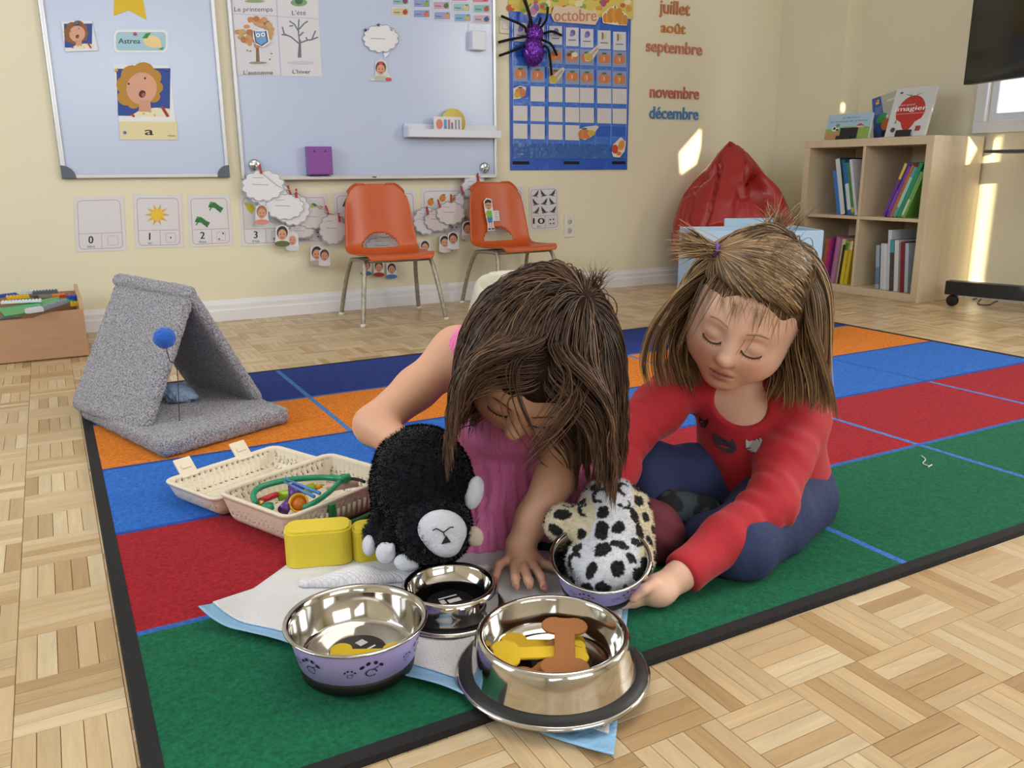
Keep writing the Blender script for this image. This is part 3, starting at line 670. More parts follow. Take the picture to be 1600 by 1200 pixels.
number_card([(293, 305), (358, 304), (364, 383), (297, 386)], '2', 'deux', 'number card 2 deux with two green frogs', p_frogs, 2)
number_card([(373, 304), (447, 303), (452, 382), (378, 385)], '3', 'trois', 'number card 3 trois with a yellow leaf', p_leaf, 3)
number_card([(455, 304), (510, 303), (515, 380), (459, 382)], '4', 'quatre', 'number card 4 with a parrot, half hidden by paper clouds', p_parrot, 4)
number_card([(521, 301), (590, 300), (594, 376), (525, 378)], '5', 'cinq', 'number card 5 hidden mostly behind the first orange chair', p_palm, 4)
number_card([(600, 299), (648, 297), (651, 368), (603, 371)], '6', 'six', 'number card 6 peeking out right of the first orange chair', p_palm, 4)
number_card([(657, 294), (724, 293), (728, 365), (660, 367)], '8', 'huit', 'number card with five oranges between the two chairs', p_orange, 4)
number_card([(752, 293), (818, 292), (822, 361), (756, 362)], '9', 'neuf', 'number card 9 mostly hidden behind the second chair', p_orange, 4)
number_card([(826, 292), (872, 290), (875, 358), (828, 361)], '10', 'dix', 'number card 10 dix with nine dark birds beside the outlet', p_birds, 4)

# --- garland of paper clouds
red = mat('red clothespin', '#b2302f', .5)
def hang(P, off): return WL(P[0], P[1], YW - off)
sl = [hang(p, .05) for p in ((398, 258), (412, 272), (438, 292), (470, 302), (510, 330), (540, 340), (600, 372), (650, 345), (690, 318), (722, 300), (745, 285), (757, 262))]
tag(tube('garland_string', spline(sl, 6), .0012, mat('white string', '#d8d8da', .8), n=5), 'thin white string of the cloud garland below the wide whiteboard', 'string')
for px, py, lab in ((398, 258, 'chrome magnetic hook at the lower left of the wide whiteboard'), (757, 262, 'chrome magnetic hook at the lower right of the wide whiteboard')):
    p = WL(px, py, YW - .014); t = empty('magnetic_hook', tuple(p), 0, lab, 'hook')
    Rw = Matrix(((1, 0, 0), (0, 0, -1), (0, 1, 0))).to_4x4(); ch = mat('chrome', '#d0d3d8', .12, metal=1)
    me = lathe_mesh('magnet_disc', [(0, .012), (.018, .012), (.024, .008), (.026, 0), (0, 0)], 24); me.transform(Rw); link('magnet_disc', me, ch, t)
    vs_, fs = tube_arrays(spline([(0, -.012, .004), (0, -.03, .004), (0, -.036, -.006), (0, -.03, -.016), (0, -.022, -.012)], 5), .0035, 7); link('hook', pymesh('hook', vs_, fs), ch, t, smooth=True)
def garland_cloud(cx, cy, rx, ry, off, lab, col='#e6e7ef', rot=0.):
    def dr(d):
        P = cloud(cx, cy, rx - 1, ry - 1, 12, .09, rot); P.append(P[0]); d.line(P, .9, '#767c90'); d.line([(cx - rx*.5, cy - 2), (cx + rx*.25, cy - 1)], .9, '#8d90a0'); d.line([(cx - rx*.5, cy - ry*.5), (cx, cy - ry*.5)], .8, '#a0a3b0')
    card('paper_cloud', lab, 'paper cloud', cloud(cx, cy, rx, ry, 12, .09, rot), col, off, .0008, dr, 'paper clouds on the garland')
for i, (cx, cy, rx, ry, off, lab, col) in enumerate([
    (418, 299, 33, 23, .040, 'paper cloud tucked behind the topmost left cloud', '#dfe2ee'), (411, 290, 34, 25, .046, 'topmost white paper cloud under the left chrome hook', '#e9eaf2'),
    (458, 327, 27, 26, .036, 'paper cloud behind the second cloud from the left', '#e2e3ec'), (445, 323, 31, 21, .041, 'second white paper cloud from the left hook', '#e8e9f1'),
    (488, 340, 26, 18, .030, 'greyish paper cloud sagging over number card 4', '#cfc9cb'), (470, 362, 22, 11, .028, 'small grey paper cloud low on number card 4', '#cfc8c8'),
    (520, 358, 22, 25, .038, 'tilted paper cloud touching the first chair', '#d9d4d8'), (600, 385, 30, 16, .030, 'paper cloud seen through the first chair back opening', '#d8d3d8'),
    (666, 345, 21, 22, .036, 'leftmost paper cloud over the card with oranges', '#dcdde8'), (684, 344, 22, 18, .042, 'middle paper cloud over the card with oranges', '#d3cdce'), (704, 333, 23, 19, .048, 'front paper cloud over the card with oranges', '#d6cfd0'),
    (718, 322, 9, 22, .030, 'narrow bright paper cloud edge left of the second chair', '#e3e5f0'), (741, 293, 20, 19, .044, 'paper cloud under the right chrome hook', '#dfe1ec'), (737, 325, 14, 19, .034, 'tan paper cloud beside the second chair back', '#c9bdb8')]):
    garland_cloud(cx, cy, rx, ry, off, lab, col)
for px, py, off, lab in ((407, 264, .052, 'below the left hook'), (452, 297, .046, 'on the second cloud'), (463, 302, .046, 'third from the left hook'), (511, 328, .046, 'over number card 4'), (530, 340, .046, 'next to the first chair'), (668, 329, .052, 'on the leftmost orange-card cloud'), (686, 318, .052, 'between the orange-card clouds'), (705, 310, .055, 'on the front orange-card cloud'), (722, 297, .052, 'left of the second chair'), (747, 277, .052, 'below the right hook')):
    p = hang((px, py), off); t = empty('clothespin', tuple(p), 0, 'small red clothespin ' + lab, 'clothespin', 'red clothespins of the garland'); a = random.uniform(-.35, .25)
    for s in (-1, 1): box('jaw', (-.004, s*.0005, -.02), (.004, s*.004, .02), red, t, .001, Matrix.Rotation(a, 4, 'Y') @ Matrix.Rotation(s*.08, 4, 'X'))
    lathe('spring', [(.0025, -.005), (.0025, .005)], mat('steel', '#b9bcc0', .25, metal=1), t, n=8).rotation_euler = (0, math.pi/2, 0)
def photo(px, py, s, off, lab, hair, top, curl=0):
    def dr(d): portrait(d, px, py, s*1.5, hair, top)
    card('portrait_cutout', lab, 'photo', [(px - s*.7, py + s*1.1), (px - s*.62, py - s*.7), (px, py - s*.95), (px + s*.62, py - s*.7), (px + s*.7, py + s*1.1)][::-1], '#dcdde6', off, .0008, dr, 'portrait cutouts on the garland')
photo(409, 333, 15, .05, 'portrait cutout below the topmost left cloud', '#a07058', '#d98f80'); photo(441, 366, 16, .046, 'portrait cutout of a short-haired child in green', '#3a2820', '#5a6a3a')
photo(457, 375, 14, .042, 'curled white back of a portrait cutout next to the green one', '#d8d8e0', '#d0d2dc'); photo(495, 397, 15, .046, 'portrait cutout with dark plaits beside the first chair', '#3a2622', '#b8a8a0'); photo(507, 400, 13, .05, 'portrait cutout overlapping the dark plaits one', '#5a3a2c', '#e3e4ea')
photo(572, 416, 12, .03, 'portrait cutout under the first chair, leftmost', '#3a3a4a', '#4a6a9a'); photo(592, 418, 12, .03, 'portrait cutout under the first chair, middle', '#5a2a2a', '#b03038'); photo(612, 421, 12, .03, 'portrait cutout under the first chair, rightmost', '#3a2a2a', '#4a78b8')
photo(664, 386, 12, .05, 'portrait cutout right above the first chair seat', '#3a2a24', '#d5c8c0'); photo(695, 379, 13, .046, 'left portrait cutout of the pair between the chairs', '#1f1a1a', '#d8cfd2'); photo(708, 374, 13, .05, 'right portrait cutout of the pair between the chairs', '#2a1f1d', '#e3e3ea'); photo(731, 358, 14, .04, 'portrait cutout against the second chair edge', '#4a3a3a', '#cbbdb8')

# --- blue pocket chart calendar
CX0, CX1, CZ0, CZ1 = 2.015, 2.728, .629, 1.457
t = empty('pocket_chart', (0, 0, 0), 0, 'blue pocket-chart calendar reading octobre on the wall', 'calendar')
bluem = mat('blue vinyl', '#1f57c4', .3, var=(9, .12), bump=(26, .25)); clear = mat('glossy blue pocket vinyl', '#3c74d6', .12, bump=(40, .35))
box('backing', (CX0, YW - .006, CZ0), (CX1, YW - .0015, CZ1), bluem, t, .001)
CO = .0065
d = PxPrint(CO, .00004); rg = np.random.default_rng(9)
d.poly([(794, -40), (990, -40), (989, 30), (925, 26), (795, 17)], '#d9c85a')
for i in range(60): d.ell(rg.uniform(797, 986), rg.uniform(-35, 22), rg.uniform(3, 7), rg.uniform(3, 6), ['#d99a4a', '#e3d77a', '#8fae4a', '#c75a3a', '#e8e0b0', '#5f9a54', '#e0b84a', '#b0507a'][i % 8], n=10)
d.build('header_print', t)
rowy = [(64, 50), (86, 73), (119, 105), (146, 134), (178, 165), (208, 196)]       # left-edge pocket tops in the picture are levelled by their height on the wall
rz = [WL(890, y, YW)[2] for y in (76, 106, 136, 166, 195, 223)]
for z in rz: box('pocket_strip', (CX0 + .012, YW - .0085, z - .006), (CX1 - .012, YW - .0065, z + .034), clear, t, .0005)
for c in range(8): box('seam', (CX0 + .012 + c*(CX1 - CX0 - .03)/7, YW - .0092, rz[-1] - .012), (CX0 + .018 + c*(CX1 - CX0 - .03)/7, YW - .0065, rz[0] + .1), mat('pale blue seam', '#5d8fe0', .2), t)
box('bottom_pocket', (CX0 + .012, YW - .0085, CZ0 + .055), (CX1 - .012, YW - .0065, CZ0 + .13), mat('dull blue pocket vinyl', '#2f62b4', .15, bump=(30, .3)), t, .0005)
for x0, x1 in ((800, 826), (880, 904), (955, 976)):
    p, q = WL(x0, 256, YW), WL(x1, 250, YW); box('velcro_patch', (p[0], YW - .0075, CZ0 + .028), (q[0], YW - .0065, CZ0 + .043), mat('black velcro', '#131316', .9), t)
cols = [813, 840, 868, 894, 917, 944, 968]
ordn = ['first', 'second', 'third', 'fourth', 'fifth', 'sixth', 'seventh']
def chartcard(px, py, w_, h_, col, name, lab, cat, dr=None, off=.0105, group=None, P=None):
    return card(name, lab, cat, P or [(px - w_/2, py - h_/2), (px + w_/2, py - h_/2 + .6), (px + w_/2, py + h_/2 + .6), (px - w_/2, py + h_/2)], col, off, .0006, dr, group)
days = ['lun', 'mar', 'mer', 'jeu', 'ven', 'sam', 'dim']
for c, x in enumerate(cols):
    y = 50 + (x - 813)*.09
    def dr(d, x=x, y=y, c=c):
        if c < 5: d.ell(x + 1, y - 6, 4, 5, '#6b62b0'); d.ell(x - 1, y - 3, 3, 3, '#8b82c8')
        else: d.rect(x - 4, y - 11, x - 1, y, '#a86a52'); d.rect(x - 1, y - 10, x + 4, y - 1, '#cfd0a8')
        d.line([(x - 6, y + 5), (x + 6, y + 5.4)], 1.4, '#5a5c66')
    chartcard(x, y, 20, 29, '#d6d8e2', 'weekday_card', f'white weekday card in the {ordn[c]} column at the top of the calendar', 'card', dr, group='weekday cards')
def pumpkin(d, x, y, s=8.5, n=True):
    for q in (-.45, 0, .45): d.ell(x + q*s, y + 1, s*.62, s*.82, '#cf7d4e' if q else '#d98a58', n=14)
    d.ell(x, y - s*.85, s*.5, s*.2, '#4d7040', n=8)
    if n: d.line([(x, y - 2), (x, y + 4)], 1.4, '#e8d8c8')
for r, yb, cs in ((2, 88, (2, 3, 4, 5, 6)), (3, 119, (0, 1, 2, 3, 4, 5, 6))):
    for c in cs:
        x = cols[c]; y = yb + (x - 890)*.055
        def dr(d, x=x, y=y, c=c, r=r):
            pumpkin(d, x, y)
            if (r, c) == (2, 3): d.ell(x - 5, y - 3, 4, 3, '#7a4a30', n=9); d.ell(x + 4, y - 3, 5, 4, '#dfe0d0', n=9)
        extra = ' with a squirrel' if (r, c) == (2, 3) else ''
        chartcard(x, y, 22, 25, '#8f9fc8', 'pumpkin_card', f'pumpkin card{extra} in the {ordn[r-2]} pumpkin row, {ordn[c]} column of the calendar', 'card', dr, group='pumpkin day cards')
for r, yb, cs in ((4, 148, range(1, 7)), (5, 179, range(7)), (6, 207, range(4))):
    for c in cs:
        x = cols[c]; y = yb + (x - 890)*.03
        chartcard(x, y, 22, 23.5, '#dbd8da', 'blank_card', f'blank white card, {ordn[r-4]} row of blanks, {ordn[c]} column of the calendar', 'card', None, group='blank day cards')
def tagdraw(x, y):
    def dr(d): d.ell(x - 5, y + 5, 6, 6, '#c9b23a', n=12); d.line([(x - 2, y + 3), (x + 9, y - 9)], 3, '#b9a2a0')
    return dr
for x, y, lab in ((925, 84, 'slanted tag with a yellow spot in the upper calendar rows'), (870, 119, 'slanted tag with a yellow spot at the spider leg tip')):
    chartcard(0, 0, 0, 0, '#dccfc6', 'picture_tag', lab, 'card', tagdraw(x, y), .0125, None, [(x - 12, y + 2), (x - 4, y - 3), (x + 9, y - 14), (x + 13, y - 11), (x + 4, y + 5), (x - 3, y + 12), (x - 10, y + 12)])
def dr(d): pumpkin(d, 913, 209, 9, False); d.ell(924, 208, 6, 5, '#d3b63c', n=10)
chartcard(0, 0, 0, 0, '#e2d6cc', 'picture_tag', 'pumpkin tag at the end of the last calendar row', 'card', dr, .0125, None, [(903, 203), (914, 198), (932, 196), (936, 198), (924, 214), (914, 219), (904, 215)])
def dr(d): pumpkin(d, 813, 144, 8, False); d.ell(808, 148, 5, 5, '#c9ad3a', n=10)
chartcard(0, 0, 0, 0, '#e2d8cc', 'picture_tag', 'pumpkin tag starting the first row of blank cards', 'card', dr, .0125, None, [(802, 138), (812, 134), (822, 136), (821, 148), (812, 154), (802, 155)])
def dr(d): d.ell(961, 233, 5, 7, '#c2442c'); d.ell(971, 227, 5, 8, '#dd9a3a', .3); d.ell(967, 240, 4, 3, '#d9792c')
chartcard(0, 0, 0, 0, '#e6ddd2', 'picture_tag', 'cut-out of red and orange gourds at the lower right of the calendar', 'card', dr, .0125, None, [(956, 238), (958, 226), (970, 214), (978, 222), (976, 236), (968, 246), (958, 245)])
def dr(d): d.text('octobre', 899, 33, 20, '#c68a68', 66, 'c', .5)
chartcard(0, 0, 0, 0, '#e3cdb6', 'month_word', 'cut-out word octobre at the top of the blue calendar', 'word', dr, .0125, None, [(866, 8), (880, 11), (890, 8), (908, 13), (930, 18), (936, 28), (930, 39), (866, 34), (861, 24)])
def dr(d):
    for x, y, s in ((950, 28, 8), (973, 31, 8), (961, 24, 12)):
        for q in (-.5, 0, .5): d.ell(x + q*s, y, s*.5, s, '#d38a30' if q else '#e09a3a', n=14)
        d.rect(x - 1, y - s - 3, x + 1, y - s + 1, '#5a6a32')
chartcard(0, 0, 0, 0, '#ece6dc', 'pumpkin_cutout', 'cut-out of three tall orange pumpkins beside the word octobre', 'paper cutout', dr, .0125, None, [(940, 22), (950, 14), (961, 8), (972, 17), (981, 24), (979, 40), (960, 39), (942, 36)])
def dr(d): d.ell(834, 16, 6, 8, '#c08aa0', .4); d.ell(838, 11, 4, 7, '#8a70a8', -.4)
chartcard(0, 0, 0, 0, '#dcd2d2', 'butterfly_cutout', 'pink and violet butterfly cut-out above the spider', 'paper cutout', dr, .0125, None, [(824, 14), (832, 6), (842, 5), (843, 16), (836, 27), (827, 24)])
# spider
def spider():
    t = empty('toy_spider', (0, 0, 0), 0, 'glittery purple toy spider with black pipe-cleaner legs on the calendar', 'spider')
    gl = bpy.data.materials.new('purple glitter'); gl.use_nodes = True; nt = gl.node_tree; b = nt.nodes['Principled BSDF']; b.inputs['Roughness'].default_value = .25; b.inputs['Metallic'].default_value = .7
    vo = nt.nodes.new('ShaderNodeTexVoronoi'); vo.inputs['Scale'].default_value = 230; rp = nt.nodes.new('ShaderNodeValToRGB'); rp.color_ramp.elements[0].color = (*lin('#2c0a52'), 1); rp.color_ramp.elements[1].color = (*lin('#8a3fd0'), 1)
    tc = nt.nodes.new('ShaderNodeTexCoord'); nt.links.new(tc.outputs['Object'], vo.inputs['Vector']); nt.links.new(vo.outputs['Color'], rp.inputs[0]); nt.links.new(rp.outputs[0], b.inputs['Base Color'])
    bp = nt.nodes.new('ShaderNodeBump'); bp.inputs['Strength'].default_value = 1; bp.inputs['Distance'].default_value = .004; nt.links.new(vo.outputs['Color'], bp.inputs['Height']); nt.links.new(bp.outputs[0], b.inputs['Normal'])
    a, h = WL(834, 80, YW - .05), WL(836, 53, YW - .05)
    for nm, c, r in (('abdomen', a, (.054, .035, .07)), ('head', h, (.045, .03, .045))):
        bm = bmesh.new(); bmesh.ops.create_icosphere(bm, subdivisions=4, radius=1)
        for v in bm.verts: n = 1 + .03*random.uniform(-1, 1); v.co = Vector((v.co.x*r[0]*n, v.co.y*r[1]*n, v.co.z*r[2]*n)) + Vector(c)
        link(nm, tomesh(bm, nm), gl, t)
    lm = mat('black pipe cleaner', '#0c0c0e', .95, bump=(300, .8))
    for L_ in (((826, 42), (828, 28), (818, -2)), ((832, 42), (829, 27), (820, -3)), ((841, 42), (845, 27)), ((846, 42), (854, 30), (856, 12)), ((822, 50), (817, 40), (783, 25)), ((822, 57), (800, 61), (779, 66)), ((820, 70), (805, 78), (780, 87)), ((848, 53), (862, 49), (877, 55)), ((846, 62), (861, 69), (870, 86)), ((847, 71), (857, 78), (862, 117))):
        n = len(L_); P = [WL(x, y, YW - (.045, .07, .02)[i if n == 3 else i*1]) for i, (x, y) in enumerate(L_)]
        tube('leg', spline(P, 4), .0062, lm, t, 7)
spider()
# month words on the wall
def word(txt, px, py, x1, h, col, lab):
    p, q = WL(px, py, YW), WL(x1, py, YW); vs_, tr = text_tris(txt)
    cu = bpy.data.curves.new('w', 'FONT'); cu.body = txt; cu.resolution_u = 3; cu.extrude = .004; cu.offset = .012
    ob = bpy.data.objects.new('w', cu); me = bpy.data.meshes.new_from_object(ob); bpy.data.objects.remove(ob); me.name = 'month_word'
    X0, X1 = vs_[:, 0].min(), vs_[:, 0].max(); s = (q[0] - p[0])/(X1 - X0); sz = (WL(px, py - h, YW)[2] - p[2])/.73
    me.transform(wallM(p[0] - X0*s, p[2], YW - .004) @ Matrix.Diagonal((s, sz, .8, 1))); o = link('month_word', me, mat('word ' + col, col, .5)); tag(o, lab, 'word', 'month words'); return o
word('juillet', 1030, 20, 1077, 22, '#c07a4c', 'tan wooden word juillet at the top of the month column')
word('août', 1032, 50, 1070, 17, '#c9843c', 'orange-tan word août below juillet')
word('septembre', 1009, 80, 1096, 20, '#c98068', 'salmon word septembre on the wall right of the calendar')
word('novembre', 1015, 152, 1091, 20, '#c0695c', 'dull red word novembre on the wall')
word('décembre', 1014, 185, 1090, 20, '#4a83b8', 'blue word décembre, lowest of the month words')
# wall outlet and thermostat-like plate behind the spider leg
t = empty('wall_outlet', (0, 0, 0), 0, 'white double wall outlet right of number card 10', 'outlet')
p, q = WL(881, 371, YW), WL(897, 335, YW); om = mat('white outlet plastic', '#e2e0d8', .4)
box('plate', (p[0], YW - .006, p[2]), (q[0], YW - .0005, q[2]), om, t, .002)
for f in (.3, .7):
    me = lathe_mesh('socket', [(0, .003), (.013, .003), (.015, 0)], 18); me.transform(wallM((p[0] + q[0])/2, p[2] + (q[2] - p[2])*f, YW - .006)); so = link('socket', me, mat('outlet shade', '#cbc8bf', .5), t)
    for s in (-1, 1): box('slot', ((p[0] + q[0])/2 + s*.004 - .001, YW - .0095, p[2] + (q[2] - p[2])*f - .002), ((p[0] + q[0])/2 + s*.004 + .001, YW - .0091, p[2] + (q[2] - p[2])*f + .006), mat('dark slot', '#3a3835', .6), so)
t = empty('light_switch', (0, 0, 0), 0, 'small cream wall switch between the wide whiteboard and the calendar', 'switch')
p, q = WL(780, 52, YW), WL(795, 27, YW); box('plate', (p[0], YW - .006, p[2]), (q[0], YW - .0005, q[2]), mat('cream switch plastic', '#ddd8c4', .4), t, .002); box('rocker', (p[0] + .012, YW - .01, p[2] + .02), (q[0] - .012, YW - .006, q[2] - .02), om, t, .001)

# ================================================================== furniture
def chair(x, y, rz, label):
    t = empty('school_chair', (x, y, 0), rz, label, 'chair', 'orange school chairs')
    prof = spline([(-.165, .268), (-.160, .284), (-.13, .288), (-.04, .278), (.06, .272), (.105, .281), (.130, .305), (.146, .36), (.160, .44), (.176, .545), (.182, .56)], 9)
    n = len(prof); S_ = np.concatenate([[0], np.cumsum(np.linalg.norm(np.diff(prof, axis=0), axis=1))]); S_ /= S_[-1]; m = 41; Vs = []
    hw = np.interp(S_, [0, .08, .3, .5, .58, .8, .97, 1], [.135, .158, .165, .165, .162, .150, .138, .128])
    for i in range(n):
        for j in range(m):
            u = -1 + 2*j/(m - 1); e = np.interp(S_[i], [0, .45, .62, 1], [.004, .018, .03, .022])*abs(u)**2.6
            T = prof[min(i+1, n-1)] - prof[max(i-1, 0)]; T = T/np.linalg.norm(T); Nn = np.array([-T[1], T[0]])
            q = prof[i] + Nn*e
            k = 1 - .07*max(0, (S_[i] - .85)/.15)*max(0, (abs(u) - .6)/.4)**2
            Vs.append((u*hw[i], q[0], q[1]*k + .014*max(0, (S_[i] - .8)/.2)*(1 - u*u)))
    Fs = []
    for i in range(n - 1):
        for j in range(m - 1):
            s, u = (S_[i] + S_[i+1])/2, -1 + 2*(j + .5)/(m - 1)
            if .535 < s < .535 + .115*math.sqrt(max(0, 1 - (u/.52)**2)): continue
            Fs.append((i*m + j, i*m + j + 1, (i + 1)*m + j + 1, (i + 1)*m + j))
    o = link('shell', pymesh('shell', Vs, Fs), mat('orange chair plastic', '#c2551f', .32, bump=(220, .08)), t, smooth=True)
    md = o.modifiers.new('thick', 'SOLIDIFY'); md.thickness = .006; md.offset = -1
    lm = mat('worn grey metal', '#a09a8c', .4, metal=.55, var=(60, .35))
    for s in (-1, 1):
        P = spline([(s*.185, -.18, 0), (s*.165, -.145, .15), (s*.150, -.115, .245), (s*.146, -.08, .262), (s*.146, .06, .256), (s*.150, .098, .24), (s*.165, .14, .15), (s*.185, .175, 0)], 7)
        tube('leg_frame', P, .0095, lm, t, 10)
        for yy in (-.178, .173): lathe('glide', [(0, .0), (.012, 0), (.0125, .006), (.0105, .014), (0, .014)], mat('white plastic glide', '#d9d6cc', .4), t, (s*.185, yy, .0), 12)
    for yy in (-.075, .055): tube('cross_bar', [(-.146, yy, .258), (.146, yy, .258)], .008, lm, t, 8)
    return t
c1 = chair(1.252, 2.688, -.05, 'orange plastic school chair nearer the tent, nothing stuck on it')
c2 = chair(1.885, 2.735, .05, 'orange plastic school chair with a paper boy on its back')
def chair_art():
    # flat pieces follow the slope of the second chair's back
    B = c2.matrix_world if False else Matrix.Translation((1.885, 2.735, 0)) @ Matrix.Rotation(.05, 4, 'Z')
    M = B @ Matrix.Translation((0, .1375, .36)) @ Matrix.Rotation(math.radians(-10.5), 4, 'X') @ Matrix(((1, 0, 0, 0), (0, 0, -1, 0), (0, 1, 0, 0), (0, 0, 0, 1)))
    oy = -.012
    o = prism('boy_cutout', [(-.062, .03), (-.02, .03), (-.026, .06), (-.018, .1), (-.02, .13), (-.022, .18), (-.05, .186), (-.068, .17), (-.066, .12), (-.058, .06)], .0008, mat('card #e4e4ea', '#e4e4ea', .6), None, M @ Matrix.Translation((0, -.045, .008))); tag(o, 'paper boy cutout in green shirt and blue shorts on the second chair', 'paper cutout')
    d = Print(.0003); d.ell(-.044, .15, .019, .02, '#d59a78'); d.poly([(-.064, .158), (-.06, .172), (-.045, .18), (-.026, .174), (-.025, .16), (-.045, .165)], '#1d2026'); d.line([(-.056, .152), (-.032, .151)], .003, '#2a3a4a'); d.ell(-.044, .138, .006, .002, '#7a3a30')
    d.poly([(-.056, .126), (-.03, .126), (-.027, .092), (-.058, .092)], '#6fb53c'); d.poly([(-.058, .092), (-.028, .092), (-.031, .068), (-.055, .068)], '#3f78b8'); d.line([(-.05, .068), (-.049, .042)], .006, '#d59a78'); d.line([(-.036, .068), (-.036, .042)], .006, '#d59a78'); d.ell(-.052, .038, .008, .004, '#2a2d33'); d.ell(-.033, .038, .008, .004, '#2a2d33'); d.line([(-.058, .12), (-.066, .1)], .006, '#d59a78')
    d.build('print', M @ Matrix.Translation((0, -.045, .0092)), o)
    o = prism('paper_note', [(-.02, .075), (.013, .075), (.013, .125), (-.02, .125)], .0006, mat('card #d8dad8', '#d8dad8', .7), None, M @ Matrix.Translation((0, -.045, .0065))); tag(o, 'small white paper note next to the boy cutout', 'note')
    d = Print(.0003)
    for k in range(4): d.line([(-.012, .115 - k*.01), (.006, .115 - k*.01)], .0018, '#6f767a')
    d.build('print', M @ Matrix.Translation((0, -.045, .0073)), o)
chair_art()

# ---------------------------------------------------------------- bookshelf
BX, BY0, BY1, BH, BD = 3.552, 1.771, 2.528, .77, .368
birch = mat('pale birch veneer', '#d8c6a8', .45, var=(6, .06), stretch=(6, 6, .6))
t = empty('bookshelf', (BX + BD/2, (BY0 + BY1)/2, 0), 0, 'pale birch cube bookshelf of four compartments in the corner', 'bookshelf')
sh = t; O_ = V(BX + BD/2, (BY0 + BY1)/2, 0)
def inb(name, lo, hi, bev=.0015): return box(name, V(*lo) - O_, V(*hi) - O_, birch, sh, bev)
T1, T2 = .038, .016; YM, ZM = (BY0 + BY1)/2, BH/2
inb('side_panel', (BX, BY0, T1), (BX + BD, BY0 + T1, BH - T1)); inb('side_panel', (BX, BY1 - T1, T1), (BX + BD, BY1, BH - T1))
inb('top_panel', (BX, BY0, BH - T1), (BX + BD, BY1, BH)); inb('bottom_panel', (BX, BY0, 0), (BX + BD, BY1, T1))
inb('shelf', (BX + .003, BY0 + T1, ZM - T2/2), (BX + BD - .012, BY1 - T1, ZM + T2/2)); inb('divider', (BX + .003, YM - T2/2, ZM + T2/2), (BX + BD - .012, YM + T2/2, BH - T1)); inb('divider', (BX + .003, YM - T2/2, T1), (BX + BD - .012, YM + T2/2, ZM - T2/2))
inb('back_panel', (BX + BD - .012, BY0 + T1, T1), (BX + BD - .006, BY1 - T1, BH - T1), 0)
pages = mat('book pages', '#e6e0d2', .8)
def book(M, h, d, th, col, label, group, spine2=None, name='picture_book'):
    "local: x depth (spine at 0), y thickness, z height"
    t = empty(name, (0, 0, 0), 0, label, 'book', group); t.matrix_world = M
    cm = mat('cover ' + col, col, .35); b = .0018
    bm = bmesh.new(); bm_box(bm, (0, 0, 0), (b, th, h)); bm_box(bm, (b, 0, 0), (d, b, h)); bm_box(bm, (b, th - b, 0), (d, th, h)); link('cover', tomesh(bm, 'cover'), cm, t)
    box('pages', (b, b, .003), (d - .004, th - b, h - .003), pages, t)
    if spine2: box('spine_band', (-.0004, .0006, h*spine2[1]), (0, th - .0006, h*spine2[2]), mat('cover ' + spine2[0], spine2[0], .4), t)
    return t
def row(y, z, tilt, items, group, where, xin=.02):
    "books from larger Y (image left) to smaller Y; tilt>0 leans towards -Y"
    for k, (h, d, th, col, cname, band) in enumerate(items):
        h *= 1.13; th *= 1.3
        tl = tilt if not isinstance(tilt, list) else tilt[k]; a = math.radians(tl)
        y -= th/math.cos(a) + .0008
        M = Matrix.Translation((BX + xin + random.uniform(0, .02), y + (0 if tl < 0 else 0), z + (th*math.sin(-a) if tl < 0 else 0) + .0006)) @ Matrix.Rotation(a, 4, 'X')
        book(M, h, d, th, col, f'{cname} {where}', group, band)
U = ZM + T2/2; Lw = T1
row(2.30, U, [-13]*6, [(.20, .17, .012, '#3f7fd0', 'bright blue thin book, leftmost', None), (.255, .20, .022, '#22404f', 'dark teal jungle book', ('#d9dde0', 0, .99)), (.25, .2, .014, '#2f6f78', 'sea-green book', None), (.235, .2, .018, '#3a6fb8', 'blue sea picture book', ('#d3e0ea', .1, .6)), (.235, .19, .012, '#4a8a5a', 'green-edged book', ('#d8b84a', .05, .15)), (.25, .19, .012, '#d9dde6', 'white book against the divider', None)], 'books in the upper left compartment', 'in the upper left compartment')
row(2.036, U, 21, [(.24, .19, .012, '#6b3fa0', 'violet book with yellow spine top', ('#e0c95a', .7, .99)), (.235, .2, .012, '#55328a', 'dark purple book', ('#8f6ac0', .1, .5)), (.225, .2, .011, '#7d4ab0', 'purple book', None), (.23, .2, .009, '#c2702f', 'thin orange book', None), (.22, .2, .014, '#5fa6a0', 'teal book', ('#a8cfc8', .2, .8)), (.24, .2, .014, '#2f9a6a', 'green book', None), (.2, .19, .012, '#7fae8a', 'pale green book', ('#e3e6de', .05, .4)), (.215, .19, .009, '#6faf4a', 'lime green book', None)], 'books in the upper right compartment', 'leaning in the upper right compartment')
row(2.375, Lw, [5]*9, [(.2, .2, .015, '#b56a40', 'orange-brown book', None), (.205, .2, .012, '#b83a86', 'magenta book', None), (.21, .2, .014, '#4a2a5a', 'plum book', None), (.215, .2, .013, '#c9639a', 'pink book', None), (.21, .2, .013, '#b584b0', 'mauve book', None), (.205, .2, .017, '#ddd39a', 'cream-yellow book', None), (.18, .19, .008, '#3a3226', 'thin dark book', None), (.195, .2, .014, '#dcc83c', 'yellow book', ('#3f8a4a', .8, .98)), (.2, .2, .013, '#e0c744', 'second yellow book', ('#e6e4da', .8, .99))], 'books in the lower left compartment', 'in the lower left compartment')
